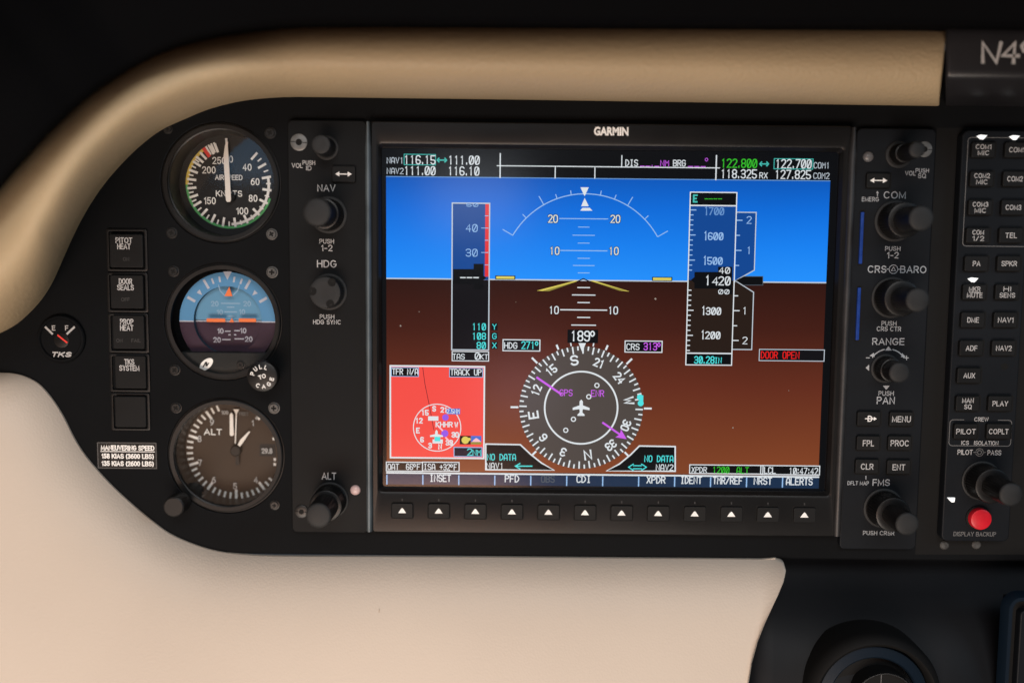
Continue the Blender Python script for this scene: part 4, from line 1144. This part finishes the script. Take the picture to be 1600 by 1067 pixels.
for o_ in (-4.7, 4.7): u, v = pol(a, 92, o_); mb.disc(u, v, 4.6 * K, WS + .22 + o_ * .001, 'screen_cyan', 20)
mb.rect((*pol(a, 93.5), 6 * K, 15 * K), WS + .21, 'screen_cyan')
mb.build('compass_rose', screen)
mb = MB('screen_black')
boxed(mb, 887, 515, 934, 536, 'screen_black', None, d=.24); T_(mb, '189*', 911.5, 525, 15, 'screen_white', 37, .19, .3)
mb.poly([P(*p, .26) for p in ((904, 536), (915.5, 536), (909.7, 550))][::-1], WS + .26, 'screen_white')
mb.build('heading_box', screen)
for x0, y0, x1, y1, a_, b_2, m in ((785.5, 530, 844, 549, 'HDG', '271*', 'screen_cyan'), (976.5, 532, 1034.5, 551, 'CRS', '313*', 'screen_magenta')):
    mb = MB('screen_black'); boxed(mb, x0, y0, x1, y1); ym = (y0 + y1) / 2 + .3
    T_(mb, a_, x0 + 12.5, ym, 9, 'screen_white', 19, .2, .2); T_(mb, b_2, x0 + 43, ym - .5, 11, m, 26, .18, .2); mb.build('data_box', screen)
# bearing boxes beside the compass
mb = MB('screen_black')
lp = [(759, 733.5), (759, 693.5), (813, 694.5), (829, 709.5), (846, 723), (866, 734.5)]
mb.poly([P(*p, .08) for p in lp], WS + .08, 'screen_black') if False else mb.poly([P(*p, .08) for p in lp][::-1], WS + .08, 'screen_black')
line(mb, lp, 2.2, .11, 'screen_white', True)
T_(mb, 'NO DATA', 783.5, 714, 9.5, 'screen_cyan', 44, .19, .2); T_(mb, 'NAV1', 773.5, 727.5, 9, 'screen_white', 26, .19, .2)
line(mb, [(806, 728), (832, 728)], 1.8, .2, 'screen_cyan'); line(mb, [(813, 723.5), (805, 728), (813, 732.5)], 1.8, .21, 'screen_cyan')
mb.build('bearing_box', screen)
mb = MB('screen_black')
rp = [(1055, 736), (1055, 697.5), (999, 696.5), (985, 710.5), (968, 724.5), (947.5, 735.5)]
mb.poly([P(*p, .08) for p in rp], WS + .08, 'screen_black'); line(mb, rp, 2.2, .11, 'screen_white', True)
T_(mb, 'NO DATA', 1029.5, 716.5, 9.5, 'screen_cyan', 44, .19, .2); T_(mb, 'NAV2', 1038.5, 730, 9, 'screen_white', 26, .19, .2)
line(mb, [(989, 727.3), (1003, 727.3)], 1.5, .2, 'screen_cyan'); line(mb, [(989, 732), (1003, 732)], 1.5, .2, 'screen_cyan')
line(mb, [(990, 724.5), (982, 729.6), (990, 734.7)], 1.6, .21, 'screen_cyan'); line(mb, [(1002, 724.5), (1010, 729.6), (1002, 734.7)], 1.6, .21, 'screen_cyan')
mb.build('bearing_box', screen)
# alert box
mb = MB('screen_black'); boxed(mb, 1187.5, 545.5, 1286.5, 564.5, 'screen_tape_dark', 'screen_arcgrey', 1.6); T_(mb, 'DOOR OPEN', 1219, 554.8, 10.5, 'screen_red', 58, .17, .2); mb.build('alert_box', screen)
# inset map
mb = MB('screen_map_red')
boxed(mb, 609, 570.5, 757.5, 717.5, 'screen_map_red', 'screen_white', 3.2, .08)
u, v = P(683, 668, .2); mb.ring(u, v, 36 * K, 37.4 * K, WS + .2, 'screen_white', 64)
line(mb, [(660.5, 574), (664, 600), (671, 634)], 1.0, .12, 'screen_map_line'); line(mb, [(671, 634), (678, 672)], 1.0, .12, 'screen_map_line')
for d_, s_ in ((0, 'N'), (30, '3'), (60, '6'), (90, 'E'), (120, '12'), (150, '15'), (180, 'S'), (210, '21'), (270, 'W'), (300, '30'), (330, '33')):
    a = d_ - HDG; mb.strokes(s_.replace('0', 'o'), u + 30 * K * math.sin(R(a)), v + 30 * K * math.cos(R(a)), 7.2 * K, WS + .22, 'screen_white', t=.26, xs=.85)
T_(mb, 'KHHR', 694, 663, 7.5, 'screen_white', 25, .28, .24); c = sb(669, 650, 685, 657); mb.rect(c, WS + .22, 'screen_white')
c = sb(698, 638, 719, 647); mb.rect(c, WS + .23, 'screen_map_blue'); T_(mb, '2.5NM', 708, 642.5, 6.5, 'screen_white', 19, .22, .26)
for x, y, r_ in ((696, 652, 5), (695, 677, 5.5)): a, b_2 = P(x, y, .21); mb.disc(a, b_2, r_ * K, WS + .21, 'screen_violet', 20)
line(mb, [(684, 665), (692, 673)], 2.5, .225, 'screen_pink'); line(mb, [(696, 683), (706, 693)], 2.5, .225, 'screen_pink')
u, v = P(682, 680, .26)
mb.poly([(u + x * K, v + y * K) for x, y in ((0, 9), (-2, 6), (-2, 2), (-10, 0), (-10, -2.5), (-2, -2.5), (-2, -5), (-4.5, -8), (4.5, -8), (2, -5), (2, -2.5), (10, -2.5), (10, 0), (2, 2), (2, 6))], WS + .26, 'screen_white')
c = sb(676, 686, 692, 692.5); mb.rect(c, WS + .255, 'screen_white'); c = sb(679, 682, 688, 689); mb.rect(c, WS + .27, 'screen_cyan')
boxed(mb, 611, 573.5, 654.5, 588.5, 'screen_black', 'screen_softwhite', 1.3, .14); T_(mb, 'TFR N/A', 633, 580.5, 9, 'screen_white', 39, .2, .24)
boxed(mb, 702, 574.5, 754.5, 589.5, 'screen_black', 'screen_softwhite', 1.3, .14); T_(mb, 'TRACK UP', 728, 581.5, 9, 'screen_white', 47, .2, .24)
c = sb(718.5, 680.5, 735.5, 694); mb.rect(c, WS + .24, 'screen_black'); c = sb(736, 680.5, 752, 694); mb.rect(c, WS + .24, 'screen_map_blue')
a, b_2 = P(727, 687.5, .26); mb.disc(a, b_2, 5.8 * K, WS + .26, 'screen_yellow', 20); a, b_2 = P(733, 686, .26); mb.disc(a, b_2, 2.5 * K, WS + .265, 'screen_yellow', 12)
mb.poly([P(*p, .26) for p in ((737, 691), (752, 691), (749, 687), (744, 684), (740, 687))], WS + .26, 'screen_pink')
c = sb(736, 690, 752, 694); mb.rect(c, WS + .27, 'screen_olive')
boxed(mb, 709, 698, 753.5, 713.5, 'screen_navy', 'screen_softwhite', 1.6, .25); T_(mb, '2', 734, 706, 10, 'screen_cyan', 7, .2, .3); T_(mb, 'NM', 745, 707, 8.5, 'screen_cyan', 12, .2, .3)
mb.build('inset_map', screen)
# lower data boxes and soft key bar
mb = MB('screen_black'); boxed(mb, 603, 721, 661, 736.5); boxed(mb, 659.5, 721, 718, 736.5, d=.1)
T_(mb, 'OAT', 614.5, 729, 9, 'screen_white', 17, .19, .2); T_(mb, '66*F', 645.5, 729, 9.0, 'screen_white', 21, .19, .2)
T_(mb, 'ISA', 671, 729, 9, 'screen_white', 17, .19, .2); T_(mb, '+32*F', 700.5, 729.5, 9.0, 'screen_white', 26, .19, .2); mb.build('temperature_box', screen)
mb = MB('screen_black'); boxed(mb, 1078.5, 725.5, 1191, 740.5); boxed(mb, 1189.5, 726.5, 1279.5, 742, d=.1)
T_(mb, 'XPDR', 1092.5, 733.7, 8.5, 'screen_white', 23, .18, .2); T_(mb, '1200', 1126.5, 734, 10, 'screen_green', 25, .17, .2); T_(mb, 'ALT', 1160.5, 734.6, 9.5, 'screen_green', 18, .17, .2)
T_(mb, 'LCL', 1203, 734.5, 9.5, 'screen_white', 17, .2, .2); T_(mb, '10:47:42', 1255.5, 736, 10.5, 'screen_white', 44, .17, .2); mb.build('transponder_box', screen)
mb = MB('screen_bar')
c = corners((603, 739), (1280, 744), (1279, 761.5), (604, 757.5), WS); mb.rect(c, WS + .05, 'screen_bar')
mb.rect((c[0], c[1] + c[3] / 2, c[2], 2.6 * SC[1]), WS + .15, 'screen_white')
for i in range(12):
    px = 604.5 + i * 56.2; vline(mb, px, 741 + i * .42, 757 + i * .42, 2.4, .13, 'screen_softwhite')
for s_, x, y, m, wd in (('INSET', 688, 746.8, 'screen_white', 32), ('PFD', 800, 747.6, 'screen_white', 21), ('OBS', 856, 748, 'screen_grey', 20), ('CDI', 912, 748.3, 'screen_white', 21), ('XPDR', 1025, 749.4, 'screen_white', 28),
                        ('IDENT', 1080, 750, 'screen_white', 32), ('TMR/REF', 1137, 750.6, 'screen_white', 45), ('NRST', 1192, 751.2, 'screen_white', 27), ('ALERTS', 1249, 752, 'screen_white', 40)):
    T_(mb, s_, x, y, 10.5, m, wd, .21, .2)
mb.build('softkey_bar', screen)

# --- keys under the screen
for i in range(12):
    px, py = 628.3 + i * 57.15, 797.3 + i * .63
    c = box(px - 16.5, py - 11.5, px + 17, py + 12, WB + .6)
    mb = MB('gap_black'); mb.rbox((c[0], c[1] + .15, c[2] + .9, c[3] + 1.1), WB - .3, WB + .04, .9, .02, 'gap_black')
    mb.rbox(c, WB, WB + .9, .9, .3, 'button_rubber')
    u, v = at(px, py, WB + .95); s = scl(px, py, WB)
    mb.poly([(u - 6.2 * s[0], v - 4 * s[1]), (u + 6.2 * s[0], v - 4 * s[1]), (u + 2 * s[0], v + 2.4 * s[1]), (u, v + 4.2 * s[1]), (u - 2 * s[0], v + 2.4 * s[1])], WB + .95, 'white_ink')
    mb.build('softkey', T)

# --- knobs
def knob(px, py, parent, r_o, h_o, r_i=None, h_i=None, skirt=None, w0=WP, m='knob_dark', mi_='knob_rubber'):
    u, v = at(px, py, w0)
    mb = MB(m)
    if skirt: mb.lathe(u, v, [(skirt, w0), (skirt, w0 + .5), (skirt - .4, w0 + .8), (r_o, w0 + .8)], 'knob_rubber', n=64)
    mb.lathe(u, v, [(r_o, w0), (r_o, w0 + 1.2), (r_o - .15, w0 + 1.5), (r_o - .25, w0 + h_o - 1.0), (r_o - .6, w0 + h_o - .25), (r_o - 1.3, w0 + h_o), (max(.3, r_o - 3), w0 + h_o - .1)], n=80, knurl=1, depth=.3, knurl_rows=(2, 3), m=m if r_i else mi_)
    K_ = mb.build('knob', parent, sharp=40)
    if r_i:
        m2 = MB(m)
        m2.lathe(u, v, [(r_i, w0 + h_o - 1), (r_i, w0 + h_i - 1.6), (r_i - .2, w0 + h_i - .7)], n=64, knurl=1, depth=.28, knurl_rows=(0, 1), m=m)
        m2.lathe(u, v, [(r_i - .2, w0 + h_i - .7), (r_i - .55, w0 + h_i - .2), (r_i - 1.2, w0 + h_i), (r_i * .4, w0 + h_i + .15), (.05, w0 + h_i + .18)], n=64, m=mi_)
        m2.build('inner_knob', K_, sharp=40)
    return K_
knob(510.5, 231.5, T, 4.6, 13, skirt=5.6)
knob(513.6, 336, T, 7.4, 12, 6.3, 26, skirt=8.6)
k_ = knob(514, 456, T, 7.6, 9.5, skirt=8.6)
# three finger scallops on the heading knob
u, v = at(514, 456, WP)
sc_ = MB('gap_black')
for a in (35, 155, 275):
    sc_.lathe(u + 5.7 * math.sin(R(a)), v + 5.7 * math.cos(R(a)), [(1.9, WP + 9.45), (1.85, WP + 9.54), (1.0, WP + 9.50), (.05, WP + 9.48)], n=24)
sc_.build('finger_dimple', k_, sharp=60)
knob(516, 781, T, 8.0, 11, 5.9, 27, skirt=8.8)
knob(1404, 242, T, 4.9, 7, 3.8, 20, skirt=6.2)
knob(1398, 345.5, T, 8.4, 12, 5.6, 28, skirt=9.6)
knob(1393, 465, T, 8.6, 12, 5.4, 28, skirt=9.6)
knob(1383, 575.5, T, 5.9, 8, 4.9, 16.5, skirt=6.9)
knob(1380, 793.5, T, 8.6, 12, 5.4, 27, skirt=9.6)

# --- plate screws, light sensors, keys
def plate_screw(px, py, r, m):
    u, v = at(px, py, WP + .4)
    s = MB(m); s.lathe(u, v, [(r, WP), (r, WP + .45), (r - .3, WP + .6), (r * .38, WP + .6), (r * .36, WP + .1), (.05, WP + .1)], n=32)
    s.lathe(u, v, [(r * .38, WP + .62), (.02, WP + .62)], 'gap_black', n=20)
    for a in (94, 274): s.tick(u, v, a, r * .4, r * .98, .35, WP + .64, 'gap_black')
    s.build('screw', T)
plate_screw(467, 222.5, 3.9, 'washer_grey'); plate_screw(1444.5, 233.5, 3.6, 'washer_grey'); plate_screw(471, 799, 3.2, 'screw_black')
for px, py, m in ((555, 765.5, 'sensor_pink'), (1357, 245, 'sensor_grey')):
    u, v = at(px, py, WP + .5); s = MB(m); s.lathe(u, v, [(2.45, WP), (2.4, WP + .5), (1.9, WP + 1.1), (1.0, WP + 1.5), (.05, WP + 1.6)], n=32); s.build('light_sensor', T, sharp=60)
def key(x0, y0, x1, y1, parent, w0, rise=1.6, lines=(), h=9, arrow=False, m='button_rubber', ink='white_ink', widths=None, gap=1.0):
    c = box(x0, y0, x1, y1, w0 + rise)
    mb = MB('gap_black')
    g = box(x0, y0, x1, y1, w0); mb.rbox((g[0], g[1], c[2] + gap, c[3] + gap), w0 - .2, w0 + .05, .9, .02, 'gap_black')
    mb.rbox(c, w0, w0 + rise, .8, .4, m, seg=5)
    s = scl((x0 + x1) / 2, (y0 + y1) / 2, w0 + rise); w = w0 + rise + .06
    if arrow:
        u, v = c[0], c[1]; a_ = 13 * s[0]
        mb.rect((u, v, a_ * 1.3, 1.6 * s[1]), w, ink)
        for q_ in (-1, 1): 
            tri = [(u + q_ * a_, v), (u + q_ * a_ * .5, v + 4 * s[1]), (u + q_ * a_ * .5, v - 4 * s[1])]
            mb.poly(tri if q_ < 0 else tri[::-1], w + .01, ink)
    n = len(lines)
    for j, t in enumerate(lines):
        yy = (y0 + y1) / 2 + (j - (n - 1) / 2) * h * 1.3
        u, v = at((x0 + x1) / 2, yy, w)
        mb.sans(t, u, v, (h + .3) * s[1], w, ink, t=.14, width=(widths[j] * s[0] if widths else None))
    return mb.build('button', parent, sharp=50)
key(518, 259.5, 555.5, 285, T, WP, arrow=True); key(1355, 270.5, 1390.5, 294, T, WP, arrow=True)
for x, y, l, wd in ((1358, 654, '', 0), (1408.5, 654.5, 'MENU', 28), (1357, 692, 'FPL', 17), (1406, 692, 'PROC', 27.5), (1355, 728.5, 'CLR', 19), (1404.5, 729.5, 'ENT', 19)):
    b = key(x - 17.5, y - 11, x + 17.5, y + 11.5, T, WP, lines=[l] if l else [], ink='grey_ink', h=9.3, widths=[wd] if l else None)
u, v = at(1359.5, 654, WP + 1.7); s = scl(1359, 654, WP + 1.7)
mb = MB('white_ink'); mb.sans('D', u, v, 9.5 * s[1], WP + 1.68, 'white_ink'); mb.rect((u, v, 15 * s[0], 1.5 * s[1]), WP + 1.7, 'white_ink'); mb.poly([(u + 5.5 * s[0], v - 3 * s[1]), (u + 10 * s[0], v), (u + 5.5 * s[0], v + 3 * s[1])], WP + 1.71, 'white_ink')
mb.build('lettering', T)
# printed lettering on the plates
def ptext(par, t, px, py, h, w, width=None, bold=.006, m='grey_ink'):
    u, v = at(px, py, w); s = scl(px, py, w); mb = MB(m); mb.sans(t, u, v, (h + .6) * s[1], w, m, width=width * s[0] if width else None, t=.135); mb.build('lettering', par)
w = WP + .05
for t, x, y, h, wd in (('VOL', 464.5, 259, 7, 17.5), ('PUSH', 482.5, 254.6, 6.6, 20), ('ID', 482.5, 263, 6.6, 8.5), ('NAV', 510, 294, 10.5, 28.5), ('PUSH', 510.5, 377.3, 6.8, 23), ('1-2', 510.5, 387.6, 9.5, 18), ('HDG', 510.7, 412.3, 11, 31),
                       ('PUSH', 511, 494.8, 6.6, 23), ('HDG SYNC', 511, 503.2, 6.6, 44), ('ALT', 514, 743.5, 10.5, 23)): ptext(LP, t, x, y, h, w, wd)
mb = MB('blue_grey_ink')
for t, x, y, h, wd in (('VOL', 1422.5, 271, 6.8, 16), ('PUSH', 1441, 266.8, 6.4, 20), ('SQ', 1440.7, 275, 6.8, 12), ('EMERG', 1360, 311.5, 6.4, 25.5), ('COM', 1398, 305, 10.8, 33), ('PUSH', 1395, 388.6, 6.6, 23), ('1-2', 1395, 398.8, 9.5, 17.5),
                       ('CRS', 1370.5, 420.7, 10.8, 28), ('BARO', 1427, 421.2, 10.8, 39), ('PUSH', 1389, 505.3, 6.8, 22.5), ('CRS CTR', 1389, 513.8, 6.8, 36.5), ('RANGE', 1388, 533.6, 10.5, 48), ('PUSH', 1384.6, 614.5, 6.8, 23), ('PAN', 1384, 625.5, 11, 27),
                       ('DFLT MAP', 1341, 754.5, 5.6, 32), ('FMS', 1377, 753.5, 10, 26), ('PUSH CRSR', 1373, 832.4, 6.2, 47)): ptext(RP, t, x, y, h, w, wd, m='blue_grey_ink')
def pl_(mb, pts, t, closed=False, m=None, w=w): mb.ribbon([at(*p, w) for p in pts], t * .3, w, m, closed)
pl_(mb, [(1371, 307), (1371, 300)], 1.1); pl_(mb, [(1369.3, 302), (1371, 299.5), (1372.7, 302)], 1.0, w=w + .01); pl_(mb, [(1353, 749), (1353, 743)], 1.1)
u, v = at(1396, 420.8, w); mb.ring(u, v, 1.85, 2.15, w, n=32); mb.ribbon([(u - .95, v - .65), (u + .95, v - .65), (u, v + 1.05)], .3, w + .01, closed=True)
pl_(mb, [(1385.5, 420.5), (1389.5, 420.5)], 1.2); pl_(mb, [(1402.5, 420.9), (1406.5, 420.9)], 1.2)
u, v = at(1387, 574.5, w)
mb.ring(u, v, 8.6, 9.1, w, None, 24, -58, -12); mb.ring(u, v, 8.6, 9.1, w, None, 24, 12, 58)
for pts in (((1383, 547.5), (1393.5, 547.5), (1388.2, 541)), ((1358, 569.5), (1358, 579.5), (1352.5, 574.6)), ((1379.5, 602.5), (1390, 602.5), (1384.7, 609)), ((1358.5, 556), (1365.5, 551), (1366.5, 557.5)), ((1415, 557.5), (1408, 558), (1409.5, 551.5))):
    pp = [at(*p, w + .02) for p in pts]
    ar = sum(a[0] * b[1] - b[0] * a[1] for a, b in zip(pp, pp[1:] + pp[:1])); mb.poly(pp if ar > 0 else pp[::-1], w + .02)
pl_(mb, [(1353, 559), (1359, 559)], 1.3); pl_(mb, [(1413, 559), (1420, 559)], 1.3); pl_(mb, [(1416.5, 555.5), (1416.5, 562.5)], 1.3, w=w + .01)
mb.build('printed_arrow', RP)
# card slots and the two blue cards
for px0, px1, y0, y1, lab in ((1344, 1349, 331, 413, 'blue memory card in the upper slot beside the COM knob'), (1339, 1344, 449, 532, 'blue memory card in the lower slot beside the course knob')):
    c = box(px0 - 2.5, y0 - 3, px1 + 2.5, y1 + 3, WP); mb = MB('gap_black'); mb.rbox(c, WP - .2, WP + .06, .5, .02, 'gap_black'); mb.build('card_slot', T)
    c = box(px0, y0, px1, y1, WP + 1.2); mb = MB('card_blue'); mb.rbox(c, WP - 1, WP + 1.2, .4, .3, 'card_blue')
    tag(mb.build('memory_card'), lab, 'memory card', 'memory cards in the display slots')

# ------------------------------------------------------------------ audio panel at the right
T = thing('audio_panel', (*at(1545, 520, 0), 0), 'tall narrow audio panel with rows of black buttons and one red button', 'audio panel')
WA = 5.0
ap = corners((1507, 203), (1612, 205), (1578, 847), (1468.5, 844), WA)
mb = MB('audio_plastic'); mb.rbox(ap, 0, WA, 3.0, .6, 'audio_plastic', seg=6); B = mb.build('body', T, sharp=50)
rowsA = [(234.4, 1537, 1589, ['COM1', 'MIC'], ['COM1']), (279.7, 1534.5, 1586, ['COM2', 'MIC'], ['COM2']), (324.3, 1532, 1583.5, ['COM3', 'MIC'], ['COM3']), (368, 1528.5, 1580, ['COM', '1/2'], ['TEL']), (412, 1526, 1577, ['PA'], ['SPKR']),
         (456.5, 1523, 1574, ['MKR', 'MUTE'], ['HI', 'SENS']), (500, 1520.5, 1571.5, ['DME'], ['NAV1']), (544, 1518, 1568.5, ['ADF'], ['NAV2']), (586.8, 1514.5, None, ['AUX'], None), (630.5, 1512.5, 1563, ['MAN', 'SQ'], ['PLAY']), (674, 1509.5, 1560.5, ['PILOT'], ['COPLT'])]
for y, xa, xb, ta, tb in rowsA:
    for x, t in ((xa, ta), (xb, tb)):
        if x is None: continue
        b = key(x - 17.5, y - 12, x + 17.5, y + 12, T, WA, 2.0, t, h=8 if len(t) == 1 else 7.4, widths=[len(s_) * 5.9 - .5 for s_ in t], ink='grey_ink')
u, v = at(1522.5, 456.5, WA + 2.07)
mb = MB('dim_ink'); w = WA + .05
for t, x, y, h, wd in (('CREW', 1533.5, 655, 6, 21), ('ICS', 1508, 691.5, 6, 11), ('ISOLATION', 1541, 692, 6, 36), ('PILOT', 1508, 706.3, 7.4, 22.5), ('PASS', 1553.7, 707, 7.4, 20.5), ('DISPLAY BACKUP', 1523, 834, 6.4, 63)): ptext(B, t, x, y, h, w, wd, m='dim_ink' if 'DISP' in t else 'grey_ink')
tl, br = at(1512, 215, w), at(1612, 385, w)
c = corners((1514, 215), (1618, 216), (1604, 386), (1503, 384), w)
mb.ribbon(rrect(c, 1.6), .3, w, closed=True)
c = corners((1484.5, 655), (1582, 657), (1578, 698), (1482.5, 695), w); q4 = rrect(c, 1.6, 5)
# gap for CREW in the top line
mb.ribbon([(c[0] - 6, c[1] + c[3] / 2)] + q4[6:24][:0] + [p for p in q4 if True][6:] + q4[:6] + [(c[0] + 5.5, c[1] + c[3] / 2)] if False else [(c[0] - 8.0, c[1] + c[3] / 2)] + q4[6:] + q4[:6] + [(c[0] + 8.0, c[1] + c[3] / 2)], .3, w)
u, v = at(1530.5, 706.5, w); mb.ring(u, v, .75, 1.1, w, n=24); mb.ring(u, v, 1.65, 1.95, w, None, 30, -70, 250)
for x0_, x1_ in ((1521, 1526), (1535.5, 1540)): pl_(mb, [(x0_, 706.5), (x1_, 706.5)], 1.2, w=w)
mb.build('printed_outline', B)
m2 = MB('grey_ink'); u, v = at(1523, 456.8, WA + 2.07); m2.rect((u, v, 5.3, .3), WA + 2.07); m2.build('printed_line', B)
for px, py in ((1535.5, 214.2), (1586.5, 215), (1521.5, 437.3)):
    pp = [at(px + dx, py + dy, WA + .9) for dx, dy in ((-8.5, -1.5), (-3, -3.5), (7.5, -2.5), (1.5, 3.8), (-2.5, 3.5))]
    mb = MB('led_white'); mb.prism(pp[::-1], WA, WA + .9, 'led_white', .15); mb.build('indicator_light', T)
pp = [at(1487.5 + dx, 780.6 + dy, WA + .9) for dx, dy in ((-6.5, -3), (5, -3), (4, 3.5), (0, 4), (-2.5, 1.5))]
mb = MB('led_white'); mb.prism(pp[::-1], WA, WA + .9, 'led_white', .12); mb.build('indicator_light', T)
u, v = at(1569.5, 572.4, WA); mb = MB('gap_black'); mb.disc(u, v, 1.7, WA + .05, 'gap_black', 28); mb.build('microphone_hole', T)
knob(1533, 750.5, T, 8.6, 11, 5.4, 26.5, skirt=9.4, w0=WA)
u, v = at(1528, 808.5, WA)
mb = MB('red_cap'); mb.lathe(u, v, [(5.9, WA), (5.9, WA + .5), (5.6, WA + .7)], 'gap_black', n=40); mb.lathe(u, v, [(5.1, WA), (5.1, WA + 2.6), (4.8, WA + 3.2), (4.1, WA + 3.5), (.05, WA + 3.5)], 'red_cap', n=48); mb.build('push_button', T, sharp=40)
for o_ in list(COL.objects):
    if o_.get('category') and 'kind' not in o_: o_['kind'] = 'thing'
